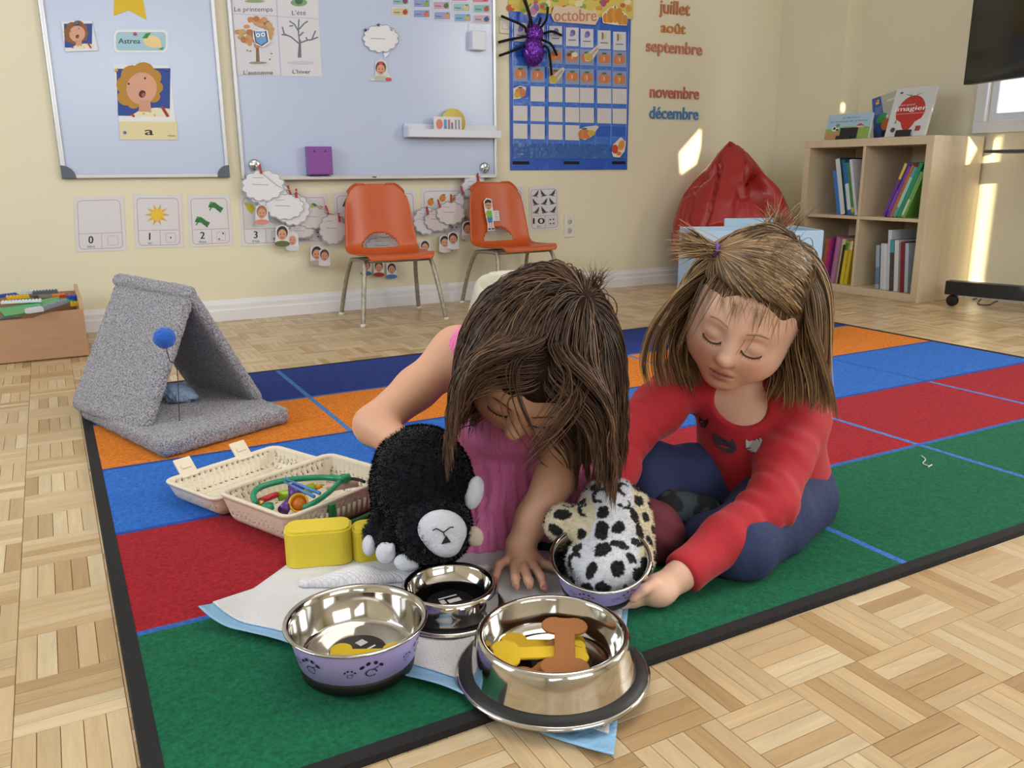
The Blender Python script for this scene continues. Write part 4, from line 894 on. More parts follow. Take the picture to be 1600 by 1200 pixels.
row(2.035, Lw, [-5]*10, [(.19, .2, .017, '#9fb6cc', 'pale blue book', ('#6a86a8', .1, .5)), (.18, .2, .008, '#3a4654', 'thin dark slate book', None), (.2, .2, .017, '#cfd6e2', 'white book', None), (.2, .2, .01, '#dcdfe8', 'second white book', None), (.26, .2, .015, '#d3dbe8', 'tallest white book', None), (.22, .19, .018, '#4a4a44', 'dark brown-teal book', ('#4aa0a8', .75, .99)), (.22, .2, .017, '#d8d9de', 'thick white book', None), (.21, .2, .01, '#9a8f88', 'grey book', None), (.215, .2, .014, '#7d2630', 'maroon book', None), (.21, .2, .014, '#b8c6dc', 'light blue book', None)], 'books in the lower right compartment', 'in the lower right compartment')
for y0, lab, col in ((2.235, 'navy magazine file behind the pink books', '#2a4468'), (1.86, 'dark grey magazine file behind the maroon book', '#3a3e46')):
    t = empty('magazine_file', (BX + .25, y0, Lw + .0006), 0, lab, 'file box'); fm = mat('file ' + col, col, .6)
    box('body', (0, 0, 0), (.09, .115, .23), fm, t, .002); 
    for q in (.02, .065): box('finger_slot', (-.0006, q, .2), (0, q + .025, .225), mat('file slot pale', '#b9c6d2', .6), t)
# three display books on stands, on top of the shelf
def stand_book(pb0, pb1, hh, X, tiltdeg, roll, col, label, art, slabel):
    a, b = onplane(*pb0, 0, X), onplane(*pb1, 0, X); w_ = abs(a[1] - b[1]); y1, y0 = max(a[1], b[1]), min(a[1], b[1])
    M = Matrix.Translation((X, y1, BH + .004)) @ Matrix.Rotation(math.radians(tiltdeg), 4, 'Y') @ Matrix.Rotation(math.radians(roll), 4, 'X') @ Matrix(((0, 0, -1, 0), (-1, 0, 0, 0), (0, 1, 0, 0), (0, 0, 0, 1)))
    t = empty('picture_book', (0, 0, 0), 0, label, 'book', 'books displayed on the shelf top'); t.matrix_world = M
    th = .012; cm = mat('cover ' + col, col, .3)
    box('cover', (0, 0, -.002), (w_, hh, 0), cm, t); box('pages', (.002, .002, -th), (w_ - .003, hh - .002, -.002), pages, t); box('back_cover', (0, 0, -th - .002), (w_, hh, -th), cm, t)
    d = Print(.0002); art(d, w_, hh); me = pymesh('cover_print', d.v, d.f); vcol(me, np.array(d.c)); link('cover_print', me, mat('print', attr='Col', rough=.55), t)
    s = empty('book_stand', (0, 0, 0), 0, slabel, 'book stand', 'black book stands'); s.matrix_world = M; bk = mat('black metal stand', '#1c1d20', .45)
    for q in (.3, .62): prism('easel_plate', [(w_*q, 0), (w_*q + .05, 0), (w_*q + .045, hh*.5), (w_*q + .006, hh*.5)] if q > .5 else [(w_*q, 0), (w_*q + .03, 0), (w_*q + .024, hh*.95), (w_*q + .008, hh*.95)], .002, bk, s, Matrix.Translation((0, 0, -th - .0045)))
    box('ledge', (w_*.3, -.003, -th - .004), (w_*.3 + .09, -.0005, .012), bk, s); box('front_lip', (w_*.3, -.003, .009), (w_*.3 + .085, hh*.12, .012), bk, s, .001)
    return t
def art1(d, W, H):
    d.rect(0, 0, W, H, '#a9cbe6'); d.poly([(0, 0), (W, 0), (W, H*.45), (W*.5, H*.5), (0, H*.42)], '#8fb05a'); d.poly([(0, 0), (W*.4, 0), (W*.3, H*.3), (0, H*.25)], '#c08f6a')
    d.text('Je découvre', W*.55, H*.82, H*.07, '#5a6a80', W*.4); d.text('les animaux de la ferme', W*.5, H*.68, H*.07, '#5a6a80', W*.85)
    d.ell(W*.22, H*.42, W*.09, H*.1, '#e8e8e6'); d.ell(W*.2, H*.44, W*.03, H*.05, '#22242a'); d.ell(W*.27, H*.38, W*.03, H*.04, '#22242a'); d.ell(W*.27, H*.55, W*.05, H*.08, '#7c9a7a'); d.poly([(W*.68, H*.5), (W*.78, H*.6), (W*.88, H*.5)], '#b8483a'); d.rect(W*.7, H*.42, W*.86, H*.5, '#d8c8a8'); d.rect(W*.35, 0, W*.75, H*.44, '#1d1e22')
def art2(d, W, H):
    d.rect(0, 0, W, H, '#3a5fae'); d.poly([(W*.4, H*.3), (W, H*.3), (W, H), (W*.3, H)], '#b8bcae'); d.rect(W*.12, H*.82, W*.24, H*.93, '#e0b84a'); d.rect(W*.12, H*.88, W*.18, H*.93, '#c9483a')
    d.line([(W*.5, H*.82), (W*.9, H*.84)], H*.04, '#e8d8d0')
    for k in range(5): d.line([(W*.1, H*(.74 - k*.04)), (W*.32, H*(.74 - k*.04))], H*.012, '#9fb6e0')
    d.ell(W*.3, H*.45, W*.2, H*.1, '#4aa85a', .4); d.ell(W*.45, H*.25, W*.18, H*.14, '#d9783a'); d.ell(W*.5, H*.45, W*.05, H*.04, '#f2f2f0'); d.rect(0, 0, W*.12, H*.25, '#2f4f9a')
def art3(d, W, H):
    d.rect(0, 0, W, H, '#d3d5da'); P = [(W*(.5 + .36*math.sin(a)*(1 - .25*max(0, -math.cos(a)))), H*(.47 + .36*math.cos(a))) for a in np.linspace(0, 2*math.pi, 30, endpoint=False)]
    d.poly([(x + (0 if y > H*.35 else (W*.5 - x)*.35), y) for x, y in P], '#b8322f')
    for a in (-1.1, -.6, -.1, .4, .9): d.poly([(W*.5, H*.79), (W*(.5 + .3*math.sin(a)), H*(.84 + .08*math.cos(a))), (W*.5 + .1*W*math.sin(a), H*.84)], '#4f7a3a')
    d.text('mon grand', W*.38, H*.63, H*.035, '#f0ecec', W*.38); d.text('imagier', W*.5, H*.52, H*.1, '#f5f2f2', W*.78, 'c', .001); d.line([(W*.15, H*.46), (W*.85, H*.46)], H*.012, '#e0a09a')
    d.ell(W*.18, H*.14, W*.06, H*.05, '#3a4a5a'); d.rect(W*.74, H*.1, W*.86, H*.2, '#a83a34'); d.ell(W*.16, H*.9, W*.04, H*.02, '#4a5a4a'); d.ell(W*.2, H*.3, W*.015, H*.04, '#6a9a4a')
stand_book((1288, 214), (1356, 212), .125, 3.61, 10, 0, '#9fc4e0', 'wide sky-blue farm picture book on the shelf top, leftmost', art1, 'black book stand behind the farm book')
stand_book((1366, 212), (1412, 210), .205, 3.77, 4, -13, '#3358a8', 'blue picture book standing behind the strawberry book', art2, 'black book stand behind the blue book')
stand_book((1382, 210), (1444, 209), .235, 3.62, 15, 0, '#d3d5da', 'white picture book with a big strawberry reading imagier', art3, 'black book stand behind the strawberry book')

# ---------------------------------------------------------------- bean bag
def beanbag():
    pk = WL(1140, 226, 2.70); c = V(3.215, 2.665, .235)
    dn = onplane(1185, 300, 1, 2.55)
    def fn(P):
        d = s_ell(P, c, (.345, .30, .245)); d = smin(d, s_ell(P, c + V(0, .02, .14), (.29, .25, .24)), .12)
        d = smin(d, chain(P, [(c + V(0, .03, .26), .19), (.5*(c + V(0, .03, .3)) + .5*pk, .10), (pk, .012)], .06), .14)
        d = smax(d, -s_ell(P, dn + V(.0, -.12, 0), (.11, .20, .13)), .07)
        return smax(d, -(P[..., 2] - .003), .03)
    def disp(Vx):
        q = Vx - c; a = np.arctan2(q[:, 1], q[:, 0]); z = Vx[:, 2]; up = np.clip((z - .2)/.4, 0, 1)
        n = q.copy(); n[:, 2] *= .5; n /= np.linalg.norm(n, axis=1)[:, None] + 1e-6
        r = np.abs(noise3(np.stack([a*1.4, z*1.6, a*0], 1), 1.6, 3)) ; r2 = np.abs(noise3(Vx, 6, 5))
        f = -.05*(1 - np.clip(r*5, 0, 1))*up - .022*(1 - np.clip(r2*6, 0, 1)) + .012*noise3(Vx, 9, 2)
        return (Vx + n*f[:, None]*(z > .02)[:, None]).astype(np.float32)
    o = sdf_obj('bean_bag', fn, c - V(.42, .38, .26), V(3.72, 3.02, pk[2] + .05), .012, mat('red vinyl', '#a02424', .38, bump=[(10, .25), (60, .06)], coat=.05), None, 2, None, disp)
    tag(o, 'slumped red vinyl bean bag in the corner beside the bookshelf', 'bean bag')
    Vm = np.array([v.co for v in o.data.vertices]); hi = Vm.max(0)
    if hi[1] > YW - .02:
        for v in o.data.vertices: v.co.y = min(v.co.y, YW - .022)
    for v in o.data.vertices: v.co.x = min(v.co.x, PIX - .025 if v.co.y > 2.56 else 3.54)
beanbag()

# ---------------------------------------------------------------- screen on a cart
def screen():
    blk = mat('black satin metal', '#17181b', .4); T0 = onplane(1511, 133, 0, 3.50); D = V(-.30, -.954, 0); n = V(-.954, .30, 0)
    t = empty('television', (0, 0, 0), 0, 'large dark flat screen at the right edge above the cart', 'television')
    M = frame(T0, -n*0 + D, V(0, 0, 1)); Wt, Ht = 1.05, .60     # local x along screen, y up, z out of the back or front
    zf = 1 if (np.array(M.to_3x3() @ Vector((0, 0, 1))) @ n) > 0 else -1
    box('casing', (0, 0, -.02*zf), (Wt, Ht, .02*zf), blk, t, .004, M); box('display', (.012, .018, .0205*zf), (Wt - .012, Ht - .012, .0215*zf), mat('dark glass', '#1b1e1c', .12, spec=.6), t, 0, M)
    c = empty('screen_cart', (0, 0, 0), 0, 'black wheeled cart carrying the flat screen', 'cart')
    base = FL(1487, 478); A = V(base[0], base[1], 0); Dc = V(.28, -.96, 0); Q = V(-.96, -.28, 0)
    Mb = frame(A + V(0, 0, 0), Dc, V(0, 0, 1))
    box('foot_rail', (-.03, .055, -.03), (.70, .118, .03), blk, c, .003, Mb)
    for s in (0., .62):
        p = A + Dc*s; tube('caster_stem', [p + V(0, 0, .03), p + V(0, 0, .058)], .006, mat('steel', '#b9bcc0', .25, metal=1), c, 8)
        me = lathe_mesh('caster_wheel', [(0, -.011), (.022, -.011), (.026, -.007), (.026, .007), (.022, .011), (0, .011)], 20); me.transform(frame(p + V(0, 0, .0262), Dc, V(0, 0, 1))); link('caster_wheel', me, mat('black rubber', '#141416', .6), c)
        box('caster_fork', (-.016, .02, -.014), (.02, .05, .014), blk, c, .004, frame(p, Dc, V(0, 0, 1)))
    mid = A + Dc*.42; tube('column', [mid + V(-.0, 0, .1), mid + V(0, 0, 1.3)], .03, blk, c, 16)
    sp = onplane(1550, 238, 0, mid[0] - .02); 
    box('tray', (.10, sp[2] - .006, -.16), (.70, sp[2] + .006, .16), blk, c, .003, Mb); box('arm', (.36, 1.0, -.03), (.50, 1.25, .03), blk, c, .003, Mb)
    # cables under the cart
    for k, (P, col) in enumerate(((((1520, 468), (1535, 463), (1528, 474), (1545, 476), (1560, 470), (1600, 466)), '#4a4238'), (((1546, 462), (1575, 466), (1590, 472), (1602, 478)), '#cfc6b4'))):
        tag(tube('cable', spline([FL(x, y, .004) for x, y in P], 6), .0028, mat('cable ' + col, col, .5), n=6), ('dark thin cable looping on the floor under the cart', 'pale thin cable on the floor under the cart')[k], 'cable')
screen()

# ---------------------------------------------------------------- pale blue box behind the blond girl
def bluebox():
    a = FL(1084, 540, .009); bm_ = mat('pale blue cardboard', '#a9c7de', .6, var=(8, .05)); X = V(.90, -.43, 0); X /= np.linalg.norm(X); Yv = V(.43, .90, 0); Yv /= np.linalg.norm(Yv)
    M = frame(a, X, Yv); W_, D_, H_ = .445, .27, .405
    t = empty('storage_box', (0, 0, 0), 0, 'pale blue cardboard box with open flaps behind the blond girl', 'box'); th = .004
    for lo, hi in (((0, 0, 0), (W_, th, H_)), ((0, D_ - th, 0), (W_, D_, H_)), ((0, th, 0), (th, D_ - th, H_)), ((W_ - th, th, 0), (W_, D_ - th, H_))): box('side_wall', lo, hi, bm_, t, .001, M)
    box('bottom', (th, th, 0), (W_ - th, D_ - th, th), bm_, t, 0, M)
    box('flap', (.17, D_ - th, H_), (.36, D_, H_ + .03), bm_, t, .001, M); box('flap', (W_, .02, H_ - .05), (W_ + .003, D_ - .02, H_), bm_, t, 0, M)
bluebox()
# cream toddler seat behind the dark-haired girl
def creamseat():
    c = FL(812, 533); M = mat('cream moulded plastic', '#dfdccc', .4)
    def fn(P):
        q = P - c; r = np.linalg.norm(q[..., :2]/np.array([1.0, .8]), axis=-1); R = .185 - .25*np.maximum(q[..., 2] - .12, 0)
        sh_ = np.abs(r - R) - .014; ang = q[..., 1] + .5*q[..., 0]*0
        top = q[..., 2] - (.215 + .05*np.clip((q[..., 1] + .02)/.15, -1, 1)); d = smax(sh_, top, .03); d = smax(d, -(q[..., 2] - .004), .01)
        seat = smax(np.abs(q[..., 2] - .10) - .012, r - .185, .02); return smin(d, seat, .03)
    o = sdf_obj('toddler_seat', fn, c - V(.24, .2, .01), c + V(.24, .2, .32), .008, M, None, 3); tag(o, 'cream rounded toddler seat behind the dark-haired girl', 'seat')
creamseat()

# ---------------------------------------------------------------- wooden drawer of building bricks
def brickbox():
    X0, X1, Y0, Y1 = -.62, .035, 2.468, 2.93; lam = mat('beige wood laminate', '#b08a6c', .45, var=(5, .06), stretch=(1, 1, 8)); edge = mat('pale wood edge', '#c7a67c', .5)
    t = empty('wooden_drawer', ((X0 + X1)/2, (Y0 + Y1)/2, 0), 0, 'low beige wooden drawer box of building bricks at the left', 'drawer'); O = V((X0 + X1)/2, (Y0 + Y1)/2, 0)
    P = [(X0, .004), (X1, .004), (X1, .168), (X1 - .10, .165), (X1 - .13, .158), (X1 - .155, .149), (X0 + .155, .149), (X0 + .13, .158), (X0 + .1, .165), (X0, .168)]
    prism('front_panel', [(x - O[0], z) for x, z in P], .014, lam, t, wallM(0, 0, Y0 + .014 - O[1]), .001)
    box('side_panel', V(X1 - .012, Y0 + .014, .004) - O, V(X1, Y1, .205) - O, edge, t, .0015); box('side_panel', V(X0, Y0 + .014, .004) - O, V(X0 + .012, Y1, .205) - O, edge, t, .0015)
    box('back_panel', V(X0 + .012, Y1 - .012, .004) - O, V(X1 - .012, Y1, .18) - O, lam, t, .001); box('base', V(X0 + .012, Y0 + .014, .004) - O, V(X1 - .012, Y1 - .012, .016) - O, lam, t)
    box('plinth', V(X0 + .01, Y0 + .01, 0) - O, V(X1 - .01, Y1 - .01, .004) - O, mat('dark joint', '#6d4f32', .8), t)
    def brick(px, py, z, nx, ny, h, col, lab, rz=0, tilt=(0, 0), name='building_brick'):
        p = FL(px, py, z); t = empty(name, tuple(p), rz, lab, 'toy brick', 'building bricks in the wooden drawer'); t.rotation_euler = (*tilt, rz); u = .0105; m = mat('brick ' + col, col, .25)
        box('body', (-nx*u/2, -ny*u/2, 0), (nx*u/2, ny*u/2, h), m, t, .0005)
        if nx*ny <= 40:
            me = lathe_mesh('stud', [(0, .003), (.0034, .003), (.0034, 0)], 8)
            for i in range(nx):
                for j in range(ny): link('stud', me, m, t, ((i - nx/2 + .5)*u, (j - ny/2 + .5)*u, h))
    brick(34, 484, .170, 12, 12, .004, '#1f9a4a', 'green baseplate in front in the wooden drawer', .2, (.1, -.08), 'baseplate'); brick(80, 473, .178, 12, 9, .004, '#229c4e', 'green baseplate toward the right of the drawer', .35, (.12, -.1), 'baseplate')
    brick(5, 497, .15, 10, 8, .004, '#3f4a54', 'dark grey baseplate at the drawer front', .1, (0, 0), 'baseplate'); brick(58, 467, .17, 12, 8, .004, '#2c3a36', 'dark green baseplate at the back of the drawer', .2, (.1, 0), 'baseplate')
    brick(34, 473, .185, 12, 2, .008, '#dfe2ea', 'long white brick lying on the green baseplate', -.15); brick(28, 466, .18, 7, 4, .009, '#e0b41e', 'yellow brick at the back of the drawer', .1); brick(8, 464, .18, 8, 2, .009, '#2456b0', 'blue brick at the far left of the drawer', .5)
    brick(45, 459, .185, 6, 2, .012, '#d3d8dc', 'pale grey brick at the back edge', 0); brick(71, 459, .185, 8, 2, .012, '#59646f', 'slate grey brick at the back edge', 0); brick(92, 465, .185, 4, 2, .012, '#df7a1e', 'orange brick near the drawer corner', 0); brick(103, 466, .185, 4, 2, .012, '#b82a26', 'red brick beside the orange brick', 0)
    brick(82, 480, .18, 12, 2, .012, '#8390a2', 'long grey brick slanting over the drawer front', .75, (0, -.1)); brick(54, 488, .175, 5, 2, .014, '#cfd6e2', 'white brick at the end of the long grey one', .55); brick(114, 469, .18, 3, 3, .016, '#1f4fb4', 'blue brick at the drawer corner', .3); brick(118, 478, .165, 3, 2, .014, '#e3b52a', 'small yellow brick wedged at the drawer corner', 0)
brickbox()

# ---------------------------------------------------------------- carpeted cat tent
def fuzz(amp, sc_=220):
    def f(Vx):
        return (Vx + amp*np.stack([noise3(Vx, sc_, k) for k in (1, 2, 3)], 1)).astype(np.float32)
    return f
def cattent():
    F_, R_, L_ = V(.140, 1.155, 0), V(.472, 1.262, 0), V(-.055, 1.585, 0); B_ = R_ + L_ - F_
    cm = bpy.data.materials.new('grey carpet'); cm.use_nodes = True; nt = cm.node_tree; b = nt.nodes['Principled BSDF']; b.inputs['Roughness'].default_value = 1; b.inputs['Specular IOR Level'].default_value = .1; b.inputs['Sheen Weight'].default_value = .15
    tc = nt.nodes.new('ShaderNodeTexCoord'); n = nt.nodes.new('ShaderNodeTexNoise'); n.inputs['Scale'].default_value = 260; n.inputs['Detail'].default_value = 4; nt.links.new(tc.outputs['Object'], n.inputs['Vector'])
    rp = nt.nodes.new('ShaderNodeValToRGB'); rp.color_ramp.elements[0].position = .3; rp.color_ramp.elements[0].color = (*lin('#62616a'), 1); rp.color_ramp.elements[1].position = .68; rp.color_ramp.elements[1].color = (*lin('#c3c2cb'), 1)
    nt.links.new(n.outputs['Fac'], rp.inputs[0]); nt.links.new(rp.outputs[0], b.inputs['Base Color']); bp = nt.nodes.new('ShaderNodeBump'); bp.inputs['Strength'].default_value = 1; bp.inputs['Distance'].default_value = .006; nt.links.new(n.outputs['Fac'], bp.inputs['Height']); nt.links.new(bp.outputs[0], b.inputs['Normal'])
    t = empty('cat_tent', (0, 0, 0), 0, 'grey carpeted A-frame cat tent with a dangling blue pompom', 'cat tent')
    def slab(P8, r):
        "rounded convex slab from origin/axes"
        o, ax = P8; Lh = [np.linalg.norm(a)/2 for a in ax]; R = np.stack([a/np.linalg.norm(a) for a in ax], 1); c = o + sum(ax)/2
        def fn(P):
            q = np.abs((P - c) @ R) - (np.array(Lh) - r); return np.linalg.norm(np.maximum(q, 0), axis=-1) + np.minimum(q.max(-1), 0) - r
        return fn
    fb = slab((F_ + V(0, 0, .009), [R_ - F_, L_ - F_, V(0, 0, .042)]), .014)
    sdf_obj('base', fb, V(-.09, 1.11, 0), V(.51, 1.76, .07), .0055, cm, t, 1, None, fuzz(.0022))
    ap0, ap1 = V(.246, 1.352, .352), V(.108, 1.655, .362); fl0, fl1 = V(.090, 1.255, .040), V(-.045, 1.575, .040); fr0, fr1 = V(.415, 1.385, .040), V(.285, 1.68, .040)
    def panel(a0, a1, c0, c1, th, side):
        u, v = a1 - a0, c0 - a0; n_ = np.cross(u, v); n_ /= np.linalg.norm(n_)
        if n_ @ side < 0: n_ = -n_
        return slab((a0 - n_*th, [u, v - u*((u @ v)/(u @ u))*0, n_*th]), .013)
    for nm, a0, a1, c0, c1, sd in (('left_panel', ap0 + V(-.004, 0, .012), ap1 + V(-.004, 0, .012), fl0, fl1, V(-1, 0, .3)), ('right_panel', ap0 + V(.008, 0, .010), ap1 + V(.004, 0, .010), fr0, fr1, V(1, 0, .3))):
        # shear-free bilinear panel: distance to plane quad, thickened
        n_ = np.cross(a1 - a0, c0 - a0); n_ /= np.linalg.norm(n_); n_ = n_ if n_ @ sd > 0 else -n_; th = .032
        O = (a0 + a1 + c0 + c1)/4 - n_*th/2; up = (a0 + a1)/2 - (c0 + c1)/2; Hh = np.linalg.norm(up); up = up/Hh; al = np.cross(n_, up)
        Q = [( (p - O) @ al, (p - O) @ up) for p in (a0, a1, c1, c0)]
        cx = np.mean([q[0] for q in Q]); Q = sorted(Q, key=lambda q: math.atan2(q[1], q[0]))
        def fn(P, O=O, al=al, up=up, n_=n_, Q=Q, th=th):
            q = P - O; x, y, z = q @ al, q @ up, q @ n_; d = None
            for i in range(4):
                a, b_ = np.array(Q[i]), np.array(Q[(i + 1) % 4]); e = b_ - a; nn = np.array([e[1], -e[0]])/np.linalg.norm(e); s = (x - a[0])*nn[0] + (y - a[1])*nn[1]; d = s if d is None else smax(d, s, .03)
            return smax(d, np.abs(z) - th/2, .022)
        sdf_obj(nm, fn, V(-.1, 1.18, .02), V(.48, 1.78, .42), .0055, cm, t, 1, None, fuzz(.0022))
    # ridge roll
    sdf_obj('ridge_roll', lambda P: s_cap(P, ap0 + V(-.006, .015, -.012), ap1 + V(.004, -.012, -.012), .0195), V(.05, 1.32, .3), V(.3, 1.72, .42), .0055, cm, t, 1, None, fuzz(.0022))
    # pompom on a wire
    pp = PD(257, 528, 1.80)
    pf = sdf_obj('pompom', lambda P: s_ell(P, pp, (.023, .023, .023)), pp - .035, pp + .035, .003, mat('blue felt', '#1d5fc4', .95, bump=(240, .8), sheen=.3), t, 1, None, fuzz(.002, 300))
    tube('wire', spline([pp, pp + V(.006, .01, -.05), V(.185, 1.262, .18), V(.178, 1.262, .055)], 8), .0011, mat('dark wire', '#4a4a4c', .4, metal=.6), t, 5)
    # fluffy scrap inside
    q = V(.20, 1.47, .075); o = sdf_obj('fluffy_toy', lambda P: smin(s_ell(P, q, (.035, .03, .025)), s_ell(P, q + V(.02, -.02, -.01), (.03, .02, .012)), .02), q - .07, q + .07, .004, mat('pale blue fluff', '#9fb6d8', 1, bump=(200, 1)), None, 1, None, fuzz(.004, 140)); tag(o, 'pale blue fluffy cat toy lying inside the carpeted tent', 'toy')
cattent()

# ================================================================== things on the rug
def pad():
    A, B, C, D = V(.08, .347), V(.425, -.15), V(.728, .222), V(.33, .56)
    t = empty('puppy_pad', (0, 0, 0), 0, 'white quilted absorbent pad with pale blue edge under the bowls', 'pad')
    def P(s, q, z):      # s along A-B, q from the A-B edge inwards
        p = (A*(1 - s) + B*s)*(1 - q) + (D*(1 - s) + C*s)*q; bow = .018*math.sin(math.pi*s)*(1 - q); p = p + np.array([-.82, -.57])*(-bow)
        curl = .03*max(0, 1 - s/.10)**2*max(0, 1 - q/.35) + .012*max(0, 1 - q/.07)*math.sin(s*7 + .5)**2
        onrug = RH + .002 if (p[1] > -.03) else RH + .002 - min(1, (-.03 - p[1])/.05)*.007
        return (p[0], p[1], onrug + z + curl + .0012*math.sin(s*31)*math.sin(q*17 + 2))
    def sheet(name, s0, s1, q0, q1, z, m, n=70):
        Vs = [P(s0 + (s1 - s0)*i/n, q0 + (q1 - q0)*j/n, z) for i in range(n + 1) for j in range(n + 1)]
        o = link(name, pymesh(name, Vs, [(i*(n+1)+j, (i+1)*(n+1)+j, (i+1)*(n+1)+j+1, i*(n+1)+j+1) for i in range(n) for j in range(n)]), m, t, smooth=True); md = o.modifiers.new('t', 'SOLIDIFY'); md.thickness = .0012; md.offset = -1; return o
    q = bpy.data.materials.new('white quilted tissue'); q.use_nodes = True; nt = q.node_tree; b = nt.nodes['Principled BSDF']; b.inputs['Base Color'].default_value = (*lin('#e8e7ec'), 1); b.inputs['Roughness'].default_value = .85
    tc = nt.nodes.new('ShaderNodeTexCoord'); mp = nt.nodes.new('ShaderNodeMapping'); mp.inputs['Rotation'].default_value = (0, 0, .96); nt.links.new(tc.outputs['Object'], mp.inputs[0])
    bk = nt.nodes.new('ShaderNodeTexBrick'); bk.inputs['Scale'].default_value = 62; bk.inputs['Mortar Size'].default_value = .05; bk.inputs['Mortar Smooth'].default_value = 1; bk.offset = .5; nt.links.new(mp.outputs[0], bk.inputs['Vector'])
    bp = nt.nodes.new('ShaderNodeBump'); bp.inputs['Strength'].default_value = .55; bp.inputs['Distance'].default_value = .003; bp.invert = True; nt.links.new(bk.outputs['Fac'], bp.inputs['Height']); nt.links.new(bp.outputs[0], b.inputs['Normal'])
    sheet('backing', 0, 1, 0, 1, 0, mat('pale blue plastic film', '#8fc0e8', .35, bump=(60, .3)))
    sheet('quilted_top', .0, .985, .085, 1, .0022, q)
    # rumpled flap beneath the puppet
    def fn(p):
        c = [FL(x, y, z) for x, y, z in ((475, 912, .016), (560, 905, .02), (650, 900, .016), (760, 890, .014))]
        return smax(chain(p, [(c[0], .010), (c[1], .016), (c[2], .013), (c[3], .009)], .03) + .003*noise3(p, 40, 2), -(p[..., 2] - .011), .004)
    sdf_obj('folded_edge', fn, V(.2, .25, .005), V(.62, .52, .06), .004, q, t, 3)
pad()
PZ = RH + .0052
steel = mat('polished steel', '#c9c6c2', .09, metal=1); rub = mat('black rubber ring', '#101114', .5)
def conewrap(prnt, r0, z0, r1, z1, eps=.0006):
    "lay a print (x = arc angle in radians at the shell, y = 0..1 up the wall) on a conical wall"
    Vs = []
    for x, y, z in prnt.v:
        r = r0 + (r1 - r0)*y + eps + z; Vs.append((r*math.sin(x), -r*math.cos(x), z0 + (z1 - z0)*y))
    return Vs
def paws(d, a, y, s, ay):
    d.line([(a + s*.55*math.cos(t), y + ay*s*.5*math.sin(t)) for t in np.linspace(0, 5.6, 16)], s*.14, '#16141c'); d.line([(a + s*.1, y + ay*s*.35), (a + s*.75, y + ay*s*.75)], s*.12, '#16141c')
    for k, t in enumerate((2.5, 1.85, 1.2, .55)): d.ell(a + s*1.15*math.cos(t) + .02*s, y + ay*(s*1.2*math.sin(t) + .25*s), s*.2, ay*s*.27, '#16141c', -.4 + .25*k, 10)
def print_wrap(name, d, parent, args):
    # subdivide nothing: shapes are small enough to lie on the wall
    me = pymesh(name, conewrap(d, *args), d.f); vcol(me, np.array(d.c)); return link(name, me, mat('print', attr='Col', rough=.55), parent)
def purple_bowl(loc, k, label, rot=(0, 0, 0)):
    t = empty('pet_bowl', loc, 0, label, 'bowl', 'steel pet bowls'); t.rotation_euler = rot
    S_ = lambda P: [(r*k, z*k) for r, z in P]
    lathe('base_ring', S_([(0, .0), (.066, .0), (.0705, .003), (.0725, .017), (.0705, .019), (.03, .019), (0, .019)]), rub, t, n=64)
    lathe('shell', S_([(.0712, .0185), (.0735, .0195), (.0835, .0625), (.084, .065)]), mat('lilac enamel', '#bcadf2', .3), t, n=72)
    lathe('steel_liner', S_([(.0835, .0640), (.0880, .0645), (.0895, .0662), (.0890, .0678), (.0855, .0680), (.0825, .066), (.0805, .058), (.0735, .024), (.069, .0205), (.060, .0196), (.055, .0205), (0, .0205)]), steel, t, n=72)
    for a in np.arange(-2.5, 3.2, .96):
        for da, yy, sz in ((.12, .40, .15), (-.2, .36, .08)):
            d = Print(0); paws(d, a + da, yy, sz, 1.55); print_wrap('paw_print', d, t, (.0735*k, .0195*k, .0835*k, .0625*k, .0013*k))
    lathe('label', S_([(0, .0212), (.036, .0212), (.036, .0208)]), mat('black sticker', '#17161a', .4), t, n=40)
    d = Print(.0001); d.poly([(-.034*k, .002), (-.02*k, .026*k), (-.004*k, .03*k), (-.006*k, .004)], '#d9d7dc'); d.rect(.008*k, .004, .02*k, .016*k, '#c9c6cc'); d.line([(-.01*k, -.008*k), (.022*k, -.008*k)], .003*k, '#dcdade'); paws(d, -.018*k, .014*k, .005*k, 1)
    d.build('label_print', Matrix.Translation((0, 0, .0214*k)), t)
    return t
def steel_bowl(loc, R, Rw, Rr, H, label):
    t = empty('pet_bowl', loc, 0, label, 'bowl', 'steel pet bowls')
    lathe('rim_edge', [(R - .004, .001), (R, .001), (R + .0005, .004), (R - .003, .0055)], steel, t, n=72)
    lathe('rubber_ring', [(0, 0), (R - .002, 0), (R - .003, .0055), (R - .010, .009), (Rw + .004, .011), (Rw - .002, .012), (Rw - .006, .006), (0, .006)], rub, t, n=72)
    lathe('steel_body', [(Rw + .001, .0115), (Rw - .002, .022), (Rr + .006, H - .008), (Rr + .003, H - .002), (Rr, H), (Rr - .003, H - .001), (Rr - .0055, H - .006), (Rr - .010, H*.45), (Rr - .018, .016), (Rr - .028, .0125), (0, .0125)], steel, t, n=80)
    lathe('label', [(0, .0132), (Rr*.52, .0132), (Rr*.52, .0128)], mat('black sticker', '#17161a', .4), t, n=40)
    d = Print(.0001); d.rect(-Rr*.22, -.004, -Rr*.1, .008, '#c9c6cc'); d.rect(-Rr*.05, -.006, Rr*.25, .004, '#d2cfd4'); d.line([(-Rr*.2, .012), (Rr*.25, .012)], .003, '#dcdade')
    d.build('label_print', Matrix.Translation((0, 0, .0134)), t)
    return t
b1 = purple_bowl((.240, .146, PZ), 1.0, 'lilac pet bowl with paw prints holding a yellow bone, nearest the left')
b1.rotation_euler = (0, 0, .35)
steel_bowl((.447, .012, PZ + .002), .1205, .103, .0905, .056, 'large steel pet bowl with black rubber foot holding foam bones')
steel_bowl((.400, .216, PZ), .079, .070, .0635, .043, 'small empty steel pet bowl with black rubber foot')
